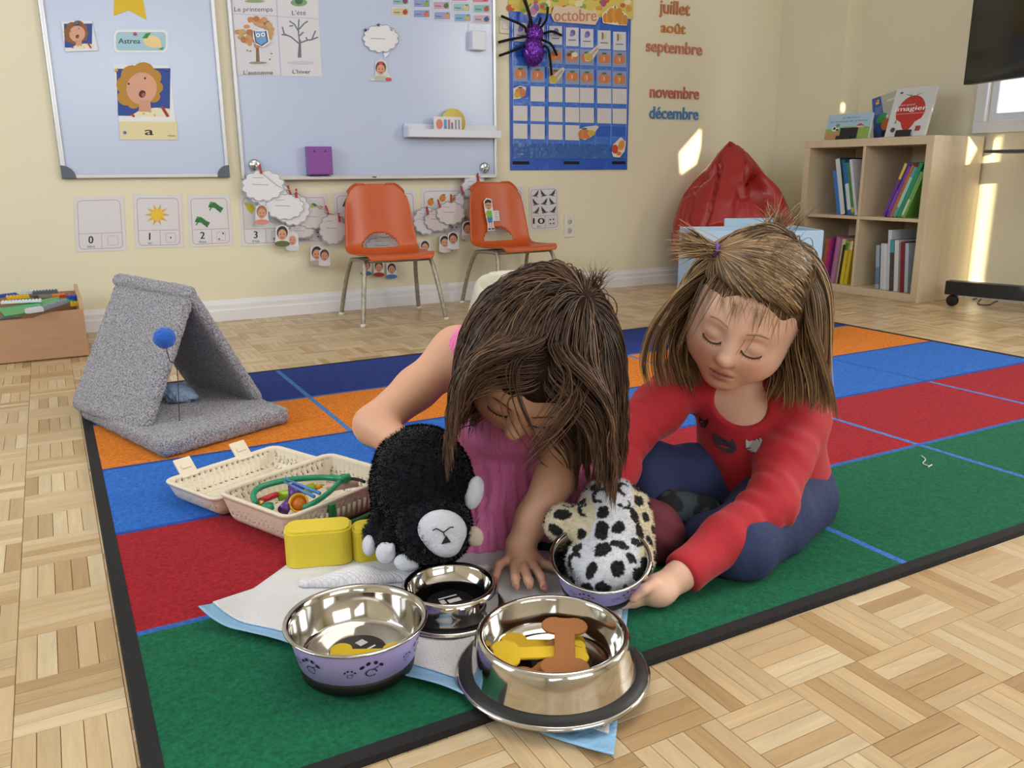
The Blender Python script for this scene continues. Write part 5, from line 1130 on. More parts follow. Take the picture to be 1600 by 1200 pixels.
b4c = V(.612, .150, PZ + .017)
purple_bowl(tuple(b4c), .82, 'lilac pet bowl tilted under the spotted plush', (math.radians(9), math.radians(-16), .5))
def bone(loc, L_, rz, col, label, tilt=(0, 0), th=.003, w_=.020, r=.017):
    P = []
    for s, cx, cy in ((1, L_/2, r*.72), (-1, L_/2, r*.72), ):
        pass
    def lobe(cx, cy, a0, a1): return [(cx + r*math.cos(a), cy + r*math.sin(a)) for a in np.linspace(a0, a1, 10)]
    P = lobe(L_/2, -r*.75, -math.pi - .0, .45) + lobe(L_/2, r*.75, -.45, math.pi) + lobe(-L_/2, r*.75, 0, 3.6) + lobe(-L_/2, -r*.75, 2.7, 2*math.pi)
    M = Matrix.Translation(loc) @ Matrix.Rotation(rz, 4, 'Z') @ Matrix.Rotation(tilt[0], 4, 'X') @ Matrix.Rotation(tilt[1], 4, 'Y')
    o = prism('foam_bone', P, th, mat('foam ' + col, col, .8, bump=(300, .15)), None, None, .0006); o.matrix_world = M; tag(o, label, 'toy bone', 'foam bones in the bowls'); return o
bone((.245, .128, PZ + .0225), .066, -.48, '#d9b522', 'yellow foam bone in the lilac bowl', (0, 0), w_=.018, r=.014)
bone((.452, .042, PZ + .018), .075, -.45, '#d2a91e', 'yellow foam bone at the back of the large steel bowl', (0, .05))
bone((.432, -.004, PZ + .0215), .07, .35, '#96602f', 'brown foam bone lying lowest in the large steel bowl', (.05, -.1))
bone((.432, .018, PZ + .027), .085, -.42, '#dcb824', 'yellow foam bone on top in the large steel bowl', (.0, .02))
bone((.462, .008, PZ + .033), .078, 1.02, '#9a6234', 'brown foam bone lying across the yellow one', (.03, -.12))

# ---------------------------------------------------------------- plastic vet case
def vetcase():
    zr = .072; A, B, D = FL(337, 768, zr), FL(457, 806, zr), FL(503, 711, zr)
    e = (D - A); e[2] = 0; Lc = np.linalg.norm(e)*1.08; e /= np.linalg.norm(e); s = V(e[1], -e[0], 0); Wc = (B - A) @ s
    cream = mat('cream case plastic', '#e3d8c4', .35, spec=.4); z0 = RH + .0012
    t = empty('toy_vet_case', (0, 0, 0), 0, 'open cream plastic toy vet case with ribbed lid and green handle', 'case')
    def tray(org, L_, W_, H, ribs):
        c = org + e*L_/2 + s*W_/2
        def rb(q, hx, hy, hz, r):
            d = np.abs(q) - np.array([hx - r, hy - r, hz - r]); return np.linalg.norm(np.maximum(d, 0), axis=-1) + np.minimum(d.max(-1), 0) - r
        def fn(P):
            q = P - c; u, v, w_ = q @ e, q @ s, q[..., 2]; k = 1 - .12*np.clip((H - w_)/H, 0, 1)
            Q = np.stack([u/k, v/k, w_ - H], -1); o = rb(Q, L_/2, W_/2, H, .022); wv = .0012*(np.cos(u*2*math.pi/.0125) + np.cos(v*2*math.pi/.0125))*ribs
            Qi = np.stack([u/k, v/k, w_ - H - .004], -1); i = rb(Qi, L_/2 - .0045, W_/2 - .0045, H, .019) + wv
            d = np.maximum(o, w_ - H); d = np.maximum(d, -i)
            rim = np.maximum(np.abs(o + .002) - .0045, np.abs(w_ - H + .003) - .0035); return np.minimum(d, rim)
        lo = np.array([min(p[i] for p in (org, org + e*L_, org + s*W_, org + e*L_ + s*W_)) for i in range(3)]) - .01; hi = np.array([max(p[i] for p in (org, org + e*L_, org + s*W_, org + e*L_ + s*W_)) for i in range(3)]) + .01
        lo[2] = z0 - .002; hi[2] = z0 + H + .012; return fn, lo, hi
    o0 = V(A[0], A[1], z0); H = zr - z0
    fn, lo, hi = tray(o0, Lc, Wc, H, 1); sdf_obj('body', fn, lo, hi, .0026, cream, t, 1)
    ol = o0 - s*(Wc*.86 + .004); fn, lo, hi = tray(ol, Lc, Wc*.86, .046, 1)
    lid = sdf_obj('lid', fn, lo, hi, .0026, cream, t, 1)
    for q in (.14, .62):
        p = ol + e*(Lc*q); M = frame(p + V(0, 0, .047), e, V(0, 0, 1)); n_ = np.array(M.to_3x3() @ Vector((0, 0, 1))); sg = -1 if n_ @ s > 0 else 1
        box('latch', (0, -.012, -.002), (.036, .030, .003*1), cream, lid, .0015, M @ Matrix.Rotation(sg*.75, 4, 'X')); box('latch_catch', (.008, .006, .003), (.028, .014, .006), cream, lid, .001, M @ Matrix.Rotation(sg*.75, 4, 'X'))
    for q in (.3, .7): tube('hinge', [o0 + e*(Lc*q - .01) + V(0, 0, H - .004) - s*.002, o0 + e*(Lc*q + .01) + V(0, 0, H - .004) - s*.002], .004, cream, t, 8)
    # ribs on the outside of the handle side
    for k in range(int(Lc/.013)):
        u = .02 + k*.0125
        if u < Lc - .02: tube('rib', [o0 + e*u + s*(Wc*.985) + V(0, 0, .018), o0 + e*u + s*(Wc + .0005) + V(0, 0, H - .02)], .0032, cream, t, 6)
    gr = mat('green plastic', '#1f7a46', .4); hd = empty('handle', (0, 0, 0)); hd.parent = t
    f = o0 + s*(Wc + .004)
    for q in (.34, .80): box('handle_post', (-.006, 0, -.003), (.006, .045, .006), gr, hd, .002, frame(f + e*(Lc*q) + V(0, 0, .014), e, V(0, 0, 1)))
    tube('handle_grip', spline([f + e*(Lc*.34) + V(0, 0, .02) + s*.002, f + e*(Lc*.45) + V(0, 0, .014) + s*.008, f + e*(Lc*.7) + V(0, 0, .014) + s*.008, f + e*(Lc*.80) + V(0, 0, .02) + s*.002], 5), .005, gr, hd, 8)
    # contents
    def at(px, py, z): return FL(px, py, z)
    tg = lambda o, l, c: tag(o, l, c, 'toy vet tools in the case')
    st = empty('toy_stethoscope', (0, 0, 0), 0, 'green toy stethoscope looped on top of the tools in the vet case', 'stethoscope', 'toy vet tools in the case'); gg = mat('teal green plastic', '#1f8a62', .3)
    tube('ear_tube', spline([at(399, 786, .066), at(396, 772, .07), at(410, 760, .075), at(450, 750, .080), at(500, 746, .083), at(528, 748, .084)], 6), .0055, gg, st, 8)
    tube('ear_tube', spline([at(474, 794, .070), at(500, 780, .076), at(520, 764, .082), at(532, 752, .084)], 6), .0048, gg, st, 8)
    tube('yoke', spline([at(516, 745, .084), at(534, 748, .086), at(546, 746, .086)], 5), [.006]*5 + [.009]*3 + [.008]*3, gg, st, 8)
    tube('hose', spline([at(546, 748, .085), at(558, 749, .084), at(570, 753, .082)], 5), .003, mat('black rubber', '#141416', .6), st, 6)
    me = lathe_mesh('chest_piece', [(0, .012), (.010, .012), (.011, .004), (.008, 0), (0, 0)], 16); link('chest_piece', me, gg, st, tuple(at(419, 798, .055)))
    me = lathe_mesh('ear_tip', [(0, .010), (.006, .009), (.0075, .003), (0, 0)], 14); link('ear_tip', me, mat('brass', '#c9a45a', .3, metal=.8), st, tuple(at(408, 790, .056)))
    a = np.linspace(0, 2*math.pi, 25); c = at(419, 778, .058); o = tube('toy_magnifier', [c + .016*(math.cos(q)*e + math.sin(q)*(s*.8 + V(0, 0, .4))) for q in a], .0055, mat('red plastic', '#b8262e', .3), None, 8); tg(o, 'red ring-shaped toy magnifier in the vet case', 'toy tool')
    c = at(467, 786, .060); ax = V(-.35, -.75, .55); M = frame(c, np.cross(ax, V(1, 0, 0)), np.cross(ax, np.cross(ax, V(1, 0, 0))))
    t2 = empty('toy_otoscope_cup', (0, 0, 0), 0, 'yellow funnel-shaped toy cup in the vet case', 'toy tool', 'toy vet tools in the case'); t2.matrix_world = M
    lathe('cup', [(.008, -.02), (.0165, -.002), (.0175, .004), (.0145, .004), (.0125, -.004), (0, -.006)], mat('golden yellow plastic', '#e0a418', .3), t2, n=24); lathe('inner', [(0, .0005), (.0122, .0005), (.0122, -.003)], mat('orange inner', '#c9701a', .4), t2, n=20)
    t3 = empty('toy_otoscope', (0, 0, 0), 0, 'purple toy otoscope in the vet case', 'toy tool', 'toy vet tools in the case'); pu = mat('purple plastic', '#5b2a80', .35)
    tube('cone', [at(458, 782, .054), at(463, 762, .070)], [.008, .0155], pu, t3, 14); tube('grip', [at(442, 798, .052), at(456, 780, .060)], [.010, .008], pu, t3, 10)
    li = mat('lime plastic', '#9ac421', .35); t4 = empty('toy_syringe', (0, 0, 0), 0, 'lime green toy syringe in the vet case', 'toy tool', 'toy vet tools in the case')
    tube('barrel', [at(434, 776, .056), at(492, 762, .066)], .009, li, t4, 12); tube('tip', [at(492, 762, .066), at(504, 759, .068)], [.006, .003], mat('golden yellow plastic', '#e0a418', .3), t4, 8)
    t5 = empty('toy_tweezers', (0, 0, 0), 0, 'thin blue toy tweezers lying across the vet tools', 'toy tool', 'toy vet tools in the case'); bl = mat('sky blue plastic', '#3f82cc', .35)
    tube('prong', [at(446, 748, .090), at(500, 771, .090)], [.0015, .0032], bl, t5, 6); tube('prong', [at(444, 753, .088), at(491, 776, .086)], [.0015, .0032], bl, t5, 6)
    box_o = tube('toy_thermometer', [at(510, 762, .068), at(560, 754, .072)], .008, mat('pale pink plastic', '#c9a79a', .4), None, 10); tg(box_o, 'pale pinkish toy thermometer at the far end of the vet case', 'toy tool')
vetcase()
# yellow foam blocks
def yblock(P0, P1, depth, h, label):
    a, b = FL(*P0, RH + .001), FL(*P1, RH + .001); x = b - a; L_ = np.linalg.norm(x); M = frame(a, x, V(-x[1], x[0], 0))
    o = prism('foam_block', rrect(0, 0, L_, depth, .020, 6), h, mat('yellow sponge foam', '#e4cd3c', .75, bump=[(220, .12), (30, .1)]), None, M, .0035); tag(o, label, 'block')
yblock((446, 893), (552, 884), .058, .063, 'chunky yellow foam block in front of the vet case')
yblock((553, 884), (632, 875), .05, .058, 'yellow foam block half hidden behind the cat puppet paws')
# loose threads on the rug
tag(tube('white_thread', spline([FL(x, y, RH + .0015) for x, y in ((1440, 712), (1446, 718), (1442, 724), (1452, 728), (1456, 726), (1450, 730))], 5), .0012, mat('white string', '#d8d8da', .8), n=5), 'short white thread lying on the green of the rug', 'thread')

# ================================================================== children and plush toys
from mathutils.bvhtree import BVHTree
skin = mat('skin', attr='Col', rough=.5, spec=.35, sss=.06)
def cdir(r, u, t): v = r*CR + u*CU - t*CF; return v/np.linalg.norm(v)      # right, up, towards the viewer
def headR(f, up):
    f = cdir(*f); up = cdir(*up); up = up - f*(f @ up); up /= np.linalg.norm(up); x = np.cross(f, up); return np.stack([x, f, up], 1)   # columns x, forward, up
def near(P, c, r, f):
    d = np.linalg.norm(P - np.asarray(c, np.float32), axis=-1); out = (d - r + .035).astype(np.float32); m = d < r
    if m.any(): out[m] = f(P[m])
    return out
def head_sdf(P, H, R, s):
    q = ((P - H.astype(np.float32)) @ R.astype(np.float32))/s; q = np.stack([np.abs(q[..., 0]), q[..., 1], q[..., 2]], -1); X = lambda *a: np.array(a, np.float32)
    d = s_ell(q, X(0, -.012, .022), (.074, .090, .083)); d = smin(d, s_ell(q, X(0, .022, -.035), (.058, .058, .066)), .045)
    d = smin(d, s_ell(q, X(.031, .044, -.044), (.028, .027, .027)), .03); d = smin(d, s_ell(q, X(0, .052, -.087), (.021, .019, .016)), .028)
    d = smin(d, s_cap(q, X(0, .066, .010), X(.034, .060, .010), .011), .02)
    d = smax(d, -s_ell(q, X(.0275, .088, -.010), (.018, .0135, .012)), .012); d = smin(d, s_ell(q, X(.0275, .0685, -.013), (.0155, .0125, .0112)), .004)
    d = smin(d, s_cap(q, X(0, .078, -.006), X(0, .090, -.033), .0058, .0092), .013); d = smin(d, s_ell(q, X(0, .0925, -.037), (.0105, .009, .0085)), .006); d = smin(d, s_ell(q, X(.0085, .084, -.040), (.0058, .0065, .005)), .005)
    d = smin(d, s_ell(q, X(0, .0745, -.0615), (.0175, .0085, .0045)), .007); d = smin(d, s_ell(q, X(0, .0735, -.0705), (.0150, .0085, .0058)), .006)
    d = smax(d, -s_cap(q, X(0, .0835, -.0658), X(.018, .078, -.0655), .0014), .003)
    d = smin(d, s_ell(q, X(.073, -.012, -.018), (.008, .017, .026)), .008); d = smax(d, -s_ell(q, X(.081, -.006, -.016), (.005, .010, .016)), .005)
    return d*s
def face_cols(Vx, H, R, s, base='#d7a085', nails=()):
    c = np.tile(np.array(lin(base)), (len(Vx), 1)); q = ((Vx - H) @ R)/s; ax = np.abs(q[:, 0])
    def mix(m, col): c[:] = c*(1 - m[:, None]) + np.array(lin(col))*m[:, None]
    near_ = (np.linalg.norm(q, axis=1) < .16) & (q[:, 1] > .02)
    mix(np.clip(1 - np.hypot((ax - .036)/.024, (q[:, 2] + .042)/.022), 0, 1)*near_*.45, '#c9666a')
    mix(np.clip(1 - np.abs(q[:, 2] + .039)/.012, 0, 1)*(ax < .014)*near_*.35, '#c87468')
    lip = np.clip(2.2*(1 - np.hypot(ax/.019, (q[:, 2] + .066)/.0115)), 0, 1)*near_*(q[:, 1] > .06); mix(lip*.8, '#b0605c')
    mix(np.clip(1 - np.abs(q[:, 2] + .0658)/.0022, 0, 1)*(ax < .0185)*near_*(q[:, 1] > .06)*.75, '#5a2a28')
    mix(np.clip(1 - np.hypot((ax - .030)/.019, (q[:, 2] + .012)/.014), 0, 1)*near_*.35, '#b57a6e')
    for p, r, col in nails: mix((np.linalg.norm(Vx - p, axis=1) < r).astype(float)*.85, col)
    return c
def bvh_of(o):
    me = o.data; return BVHTree.FromPolygons([v.co[:] for v in me.vertices], [p.vertices[:] for p in me.polygons])
def onsurf(bvh, pts, off):
    out = []
    for p in pts:
        l, n, i, d = bvh.find_nearest(Vector(p)); out.append(np.array(l) + np.array(n)*off)
    return np.array(out)
def face_details(o, H, R, s, brow='#7a5a44', lash='#3a2a26'):
    bv = bvh_of(o); W = lambda P: [H + R @ (np.array(p)*s) for p in P]
    for sx in (-1, 1):
        # lowered lash line and fine brow
        L_ = W([(sx*(.0275 + .0160*math.cos(a)), .083 - .004*abs(math.cos(a)), -.0175 - .0055*math.sin(a)) for a in np.linspace(.0, math.pi, 13)])
        P = onsurf(bv, L_, .0004*s); tube('eyelash', P, [.0004] + [.0013*s]*11 + [.0004], mat('lashes ' + lash, lash, .7), o, 5)
        for k in range(2, 12):
            e = P[k]; dr = R @ np.array([sx*(.3*math.cos(np.linspace(0, math.pi, 13)[k])), .75, -.55]); tube('eyelash_tip', [e, e + dr*.0055*s], [.0006, .0001], mat('lashes ' + lash, lash, .7), o, 4)
        L_ = W([(sx*(.012 + .036*t), .085,   .009 + .005*math.sin(t*2.8)) for t in np.linspace(0, 1, 10)]); P = onsurf(bv, L_, .0002)
        tube('eyebrow', P, [.0004] + [.0012*s]*7 + [.0009, .0003], mat('brow ' + brow, brow, .9), o, 5)
def strands(name, roots, dirs, length, H, R, s, m, parent, cols, g=.22, n=13, rad=.0011, coll=None, wave=0., seed=1, pull=None, clump=0, K=160):
    "hair: rooted on the scalp, combed along dirs, falling and sliding over the head"
    rg = np.random.default_rng(seed); N_ = len(roots); p = roots.copy(); d = dirs/np.linalg.norm(dirs, axis=1)[:, None]; st = (length/(n - 1))[:, None]; path = [p.copy()]
    G = np.array([0, 0, -1.]); ph = rg.uniform(0, 6.28, (N_, 1)); wv = rg.normal(0, 1, (N_, 3)); fr = rg.uniform(.7, 1.3, (N_, 1))
    for i in range(1, n):
        gg = g*(.4 + 1.2*i/n)
        d = d*(1 - gg) + G*gg
        if pull is not None: d = d + pull(p, i)
        if wave: d = d + wave*np.sin(ph + i*1.1*fr)*wv*(i/n)
        d /= np.linalg.norm(d, axis=1)[:, None]; q0 = p; p = p + d*st
        for _ in range(2):
            q = ((p - H) @ R)/s
            for c, r in coll:
                z = (q - np.array(c))/np.array(r); k0 = np.linalg.norm(z, axis=1); ins = k0 < 1
                if ins.any():
                    q[ins] = np.array(c) + (z[ins]/k0[ins, None])*np.array(r)
            p = H + (q*s) @ R.T
        d = p - q0; d /= np.linalg.norm(d, axis=1)[:, None] + 1e-9; path.append(p.copy())
    P = np.stack(path, 1)                                   # N, n, 3
    ok = (P[:, :, 2].max(1) < H[2] + .148*s) | (name in ('ponytail', 'flyaway_hair', 'hair_tuft')); dd_ = np.diff(P, axis=1); dd_ /= np.linalg.norm(dd_, axis=2)[..., None] + 1e-9; qq_ = ((P - H) @ R)/s; ok &= ~(((np.abs(qq_[..., 0] + .002) < .034) & (qq_[..., 1] > .06) & (qq_[..., 2] < .03)).any(1) & (rg.random(len(P)) < .9)) | (name != 'hair'); ok &= ((dd_[:, 1:]*dd_[:, :-1]).sum(2).min(1) > .35) | (name != 'hair'); P = P[ok]; roots = roots[ok]; length = length[ok]; N_ = len(P)
    if clump:
        gi = rg.choice(N_, min(K, N_), replace=False); own = gi[np.argmin(((roots[:, None] - roots[gi][None])**2).sum(2), 1)]
        w_ = (clump*np.linspace(0, 1, n)**1.3)[None, :, None]; m_ = (length > 0)[:, None, None]; Gp = P[own]; P = P*(1 - w_) + (Gp + (P - Gp)*.25)*w_
    T = np.gradient(P, axis=1); T /= np.linalg.norm(T, axis=2)[..., None] + 1e-9
    A = np.cross(T, rg.normal(0, 1, (N_, 1, 3))); A /= np.linalg.norm(A, axis=2)[..., None] + 1e-9; B = np.cross(T, A)
    rr = (rad*rg.uniform(.6, 1.3, (N_, 1))*np.interp(np.arange(n), [0, 1, n - 4, n - 1], [.5, 1, .8, .12])[None])[..., None]
    k = 3; Vs = np.stack([P + rr*(A*math.cos(2*math.pi*j/k) + B*math.sin(2*math.pi*j/k)) for j in range(k)], 2).reshape(-1, 3)
    bi = (np.arange(N_)[:, None, None]*n + np.arange(n - 1)[None, :, None])*k; j = np.arange(k)[None, None]; j2 = (j + 1) % k
    F_ = np.stack([bi + j, bi + j2, bi + k + j2, bi + k + j], -1).reshape(-1, 4)
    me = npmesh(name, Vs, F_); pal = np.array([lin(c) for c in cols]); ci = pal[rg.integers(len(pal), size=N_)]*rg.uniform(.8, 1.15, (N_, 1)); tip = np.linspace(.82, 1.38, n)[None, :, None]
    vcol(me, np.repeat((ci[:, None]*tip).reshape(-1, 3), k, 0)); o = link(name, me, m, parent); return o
hairm = mat('hair', attr='Col', rough=.42, spec=.45)
def scalp(N_, H, R, s, seed, keep):
    rg = np.random.default_rng(seed); out = []
    while len(out) < N_:
        v = rg.normal(0, 1, 3); v /= np.linalg.norm(v); q = np.array([0, -.012, .022]) + v*np.array([.0745, .0905, .0835])
        if keep(q): out.append(q)
    return np.array(out)
def fur(o, n, L_, m, cols, seed=0, lay=(0, 0, -.6), colfn=None):
    rg = np.random.default_rng(seed); me = o.data; Vx = np.empty(len(me.vertices)*3, np.float32); me.vertices.foreach_get('co', Vx); Vx = Vx.reshape(-1, 3)
    F_ = np.array([p.vertices[:4] for p in me.polygons if len(p.vertices) == 4]); a, b, c, d = (Vx[F_[:, k]] for k in range(4)); nrm = np.cross(c - a, d - b); ar = np.linalg.norm(nrm, axis=1); nrm /= ar[:, None] + 1e-12
    ii = rg.choice(len(F_), n, p=ar/ar.sum()); u, v = rg.random((n, 1)), rg.random((n, 1)); p = (a[ii]*(1 - u) + b[ii]*u)*(1 - v) + (d[ii]*(1 - u) + c[ii]*u)*v
    dr = nrm[ii] + .55*np.array(lay) + rg.normal(0, .28, (n, 3)); dr /= np.linalg.norm(dr, axis=1)[:, None]; t = np.cross(dr, rg.normal(0, 1, (n, 3))); t /= np.linalg.norm(t, axis=1)[:, None]; w_ = L_*.11
    Vs = np.stack([p - t*w_, p + t*w_, p + dr*L_*rg.uniform(.6, 1.2, (n, 1))], 1).reshape(-1, 3); fm = npmesh('fur', Vs, np.arange(3*n).reshape(-1, 3))
    pal = np.array([lin(q) for q in cols]); cc = (colfn(p) if colfn else pal[rg.integers(len(pal), size=n)])*rg.uniform(.85, 1.15, (n, 1)); vcol(fm, np.repeat(cc, 3, 0)); f = link('fur', fm, m, o); f['kind'] = 'stuff'; return f
def hand(P, W, palm, pr, fingers, r=.0085):
    "wrist -> palm, then each finger a bent chain from its knuckle"
    d = chain(P, [(W, pr*1.0), (palm, pr*1.12)], .02); d = smin(d, s_ell(P, palm, (pr*1.35, pr*1.35, pr*.85)), .015)
    F_ = None
    for f in fingers:
        n = len(f); e = chain(P, [(f[k], r*(1.10 - .22*k/(n - 1))) for k in range(n)], .005); F_ = e if F_ is None else np.minimum(F_, e)
    return smin(d, F_, .007)

# ---------------------------------------------------------------- dark-haired girl in pink
def girl_pink():
    H, s = PD(838, 560, 1.27), 1.2; R = headR((-.24, -.86, .45), (.22, .45, .86))
    NB = PD(818, 592, 1.42); RS, LS = PD(716, 552, 1.44), PD(898, 636, 1.38); RE, RWr = PD(583, 664, 1.39), PD(650, 712, 1.31)
    LE, LW = PD(868, 748, 1.34), FL(812, 852, .046); CH, BE, PV = PD(802, 640, 1.47), PD(800, 700, 1.55), PD(800, 715, 1.63)
    palm = FL(822, 878, .026); zf = .0225
    K = [FL(x, y, .027) for x, y in ((795, 888), (811, 893), (826, 892), (839, 886))]
    T_ = [FL(x, y, zf) for x, y in ((770, 908), (812, 926), (830, 928), (847, 919))]
    fingers = [[FL(797, 872, .028), FL(779, 884, .028), FL(773, 906, zf)], [FL(803, 884, .031), FL(805, 904, .032), FL(806, 926, zf)], [FL(819, 886, .033), FL(826, 907, .033), FL(829, 930, zf)], [FL(834, 884, .031), FL(846, 902, .030), FL(851, 921, zf)], [FL(838, 876, .028), FL(856, 883, .026), FL(871, 890, zf)]]
    neck = lambda P: s_cap(P, NB, H - R @ np.array([0, .01, .06])*s, .036, .034)
    def torso(P):
        d = chain(P, [(NB, .05), (CH, .082), (BE, .085), (PV, .088)], .05); return smin(d, s_cap(P, RS, LS, .043), .05)
    def fn(P):
        d = torso(P); d = smin(d, neck(P), .03)
        d = smin(d, chain(P, [(RS, .040), (.5*RS + .5*RE, .035), (RE, .031), (RWr, .024)], .015), .03)
        d = smin(d, chain(P, [(LS, .040), (.5*LS + .5*LE, .036), (LE, .032), (.4*LE + .6*LW, .028), (LW, .0215)], .015), .03)
        d = smin(d, near(P, palm, .085, lambda Q: hand(Q, LW, palm, .0190, fingers, .0070)), .012)
        d = smin(d, near(P, RWr, .09, lambda Q: s_ell(Q, RWr + (RWr - RE)*.18, (.03, .03, .022))), .02)
        d = smin(d, near(P, H, .2, lambda Q: head_sdf(Q, H, R, s)), .02)
        return smax(d, -(P[..., 2] - .0145), .002)
    allp = np.array([H + .15, H - .15, RE - .06, LW - .08, LW + .08, PV + .12, RS, LS + .06, palm - .06]); lo, hi = allp.min(0), allp.max(0); lo[2] = .0
    nails = [(f[-1] + V(0, -.003, .004), .0075, '#d0446c') for f in fingers[1:4]] + [(fingers[0][-1], .006, '#c8605c')]
    o = sdf_obj('person', fn, lo, hi, .003, skin, None, 1, lambda Vx: face_cols(Vx, H, R, s, '#dba88e', nails)); tag(o, 'child in a pink sleeveless dress with long brown hair, leaning on one hand', 'person')
    face_details(o, H, R, s, '#5a4030')
    # dress
    sk0, sk1, sk2 = PD(790, 770, 1.52), PD(752, 832, 1.43), PD(868, 800, 1.50)
    def dress(P):
        up = torso(P) - .007; up = smax(up, -s_ell(P, PD(822, 604, 1.385), (.062, .05, .058)), .01)
        for S_, E in ((RS, RE), (LS, LE)): up = smax(up, -s_cap(P, S_ + (S_ - NB)*.42, E, .056, .05), .01)
        sk = chain(P, [(BE, .100), (sk0, .105), (sk1, .062)], .05); sk = smin(sk, chain(P, [(BE, .1), (sk2, .085), (PD(905, 765, 1.47), .045)], .05), .04)
        a = P @ CR.astype(np.float32); sk = sk + .0035*np.sin(a*310 + 2*noise3(P, 18, 3))
        return smax(smin(up, sk, .012), -(P[..., 2] - .010), .004)
    pp = np.array([RS, LS, PV, sk1, sk2]); lo, hi = pp.min(0) - .13, pp.max(0) + .13; lo[2] = 0
    pm = bpy.data.materials.new('pink crinkled cotton'); pm.use_nodes = True; nt = pm.node_tree; b = nt.nodes['Principled BSDF']; b.inputs['Base Color'].default_value = (*lin('#f383bd'), 1); b.inputs['Roughness'].default_value = .85; b.inputs['Sheen Weight'].default_value = .2
    tc = nt.nodes.new('ShaderNodeTexCoord'); mp = nt.nodes.new('ShaderNodeMapping'); mp.inputs['Scale'].default_value = (150, 150, 22); nt.links.new(tc.outputs['Object'], mp.inputs[0]); nz = nt.nodes.new('ShaderNodeTexNoise'); nz.inputs['Scale'].default_value = 1; nz.inputs['Detail'].default_value = 3; nt.links.new(mp.outputs[0], nz.inputs['Vector'])
    bp = nt.nodes.new('ShaderNodeBump'); bp.inputs['Strength'].default_value = .9; bp.inputs['Distance'].default_value = .006; nt.links.new(nz.outputs['Fac'], bp.inputs['Height']); nt.links.new(bp.outputs[0], b.inputs['Normal'])
    sdf_obj('dress', dress, lo, hi, .0038, pm, o, 1)
    # leggings
    hl, kl, al = PD(850, 740, 1.58), PD(1018, 834, 1.365), PD(930, 825, 1.48); hr, kr = PD(750, 745, 1.6), PD(725, 815, 1.45)
    def legs(P):
        d = chain(P, [(hl, .062), (kl, .050), (al, .040)], .02); d = smin(d, chain(P, [(hr, .06), (kr, .045)], .02), .02); d = d + .0012*np.sin(P[..., 0]*120 + P[..., 2]*160); return smax(d, -(P[..., 2] - .011), .006)
    pp = np.array([hl, kl, al, hr, kr]); lo, hi = pp.min(0) - .09, pp.max(0) + .09; lo[2] = 0
    sdf_obj('leggings', legs, lo, hi, .0045, mat('maroon knit', '#6a2c38', .9, bump=(300, .3)), o, 2)
    # hair
    hc = ['#3f2c21', '#523a2b', '#33241c', '#664a37', '#7a5a43', '#4a362e']
    def shell(P):
        q = ((P - H.astype(np.float32)) @ R.astype(np.float32))/s; d = s_ell(q, (0, -.013, .0225), (.0775, .0935, .0865)); d = smin(d, s_ell(q, (0, -.045, -.035), (.075, .055, .07)), .04)
        d = smax(d, -s_ell(q, (0, .105, -.06), (.066, .085, .100)), .01); return (d + .002*noise3(q, 60, 1))*s
    sdf_obj('hair_cap', shell, H - .16, H + .16, .0045, mat('hair base dark', '#2c1f18', .85, spec=.1), o, 2)
    sc_ = scalp(4200, H, R, s, 5, lambda q: not (q[1] > .045 and q[2] < .058) and q[2] > -.045); crown = np.array([-.030, -.050, .094])
    dl = sc_ - crown; dl[:, 0] += np.sign(sc_[:, 0] + .012)*.02*(sc_[:, 1] > 0); roots = H + (sc_*s*1.03) @ R.T; rg = np.random.default_rng(2)
    side = np.sign(sc_[:, 0] + .005)
    coll = [((0, -.012, .022), (.082, .098, .091)), ((0, .022, -.035), (.068, .072, .076)), ((-.004, .075, -.060), (.052, .060, .085))]
    def pull(p, i):
        q = ((p - H) @ R)/s; sd = np.where(np.abs(q[:, 0] + .008) > .012, np.sign(q[:, 0] + .008), side)[:, None]; fr = (q[:, 1] > .03)[:, None]*np.clip(1.25 - np.abs(q[:, :1])/.07, 0, 1); return fr*(R[:, 0][None]*sd)*.75*(np.linalg.norm(q, axis=1) < .15)[:, None]
    ln = np.clip((roots[:, 2] - np.where(side > 0, .228, .205))*1.10 + rg.normal(.028, .022, len(roots)), .05, .30)
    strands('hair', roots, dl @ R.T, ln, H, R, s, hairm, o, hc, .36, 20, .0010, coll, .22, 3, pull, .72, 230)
    # small flyaway tuft at the crown
    tc_ = PD(928, 452, 1.25); rg = np.random.default_rng(8); N_ = 90
    strands('hair_tuft', tc_ + rg.normal(0, .006, (N_, 3)), np.tile(cdir(.3, .9, .1), (N_, 1)) + rg.normal(0, .45, (N_, 3)), rg.uniform(.02, .04, N_), H, R, s, hairm, o, hc, .05, 8, .0006, [((0, -.012, .022), (.08, .096, .09))], .12, 4)
    return o
girl_pink()

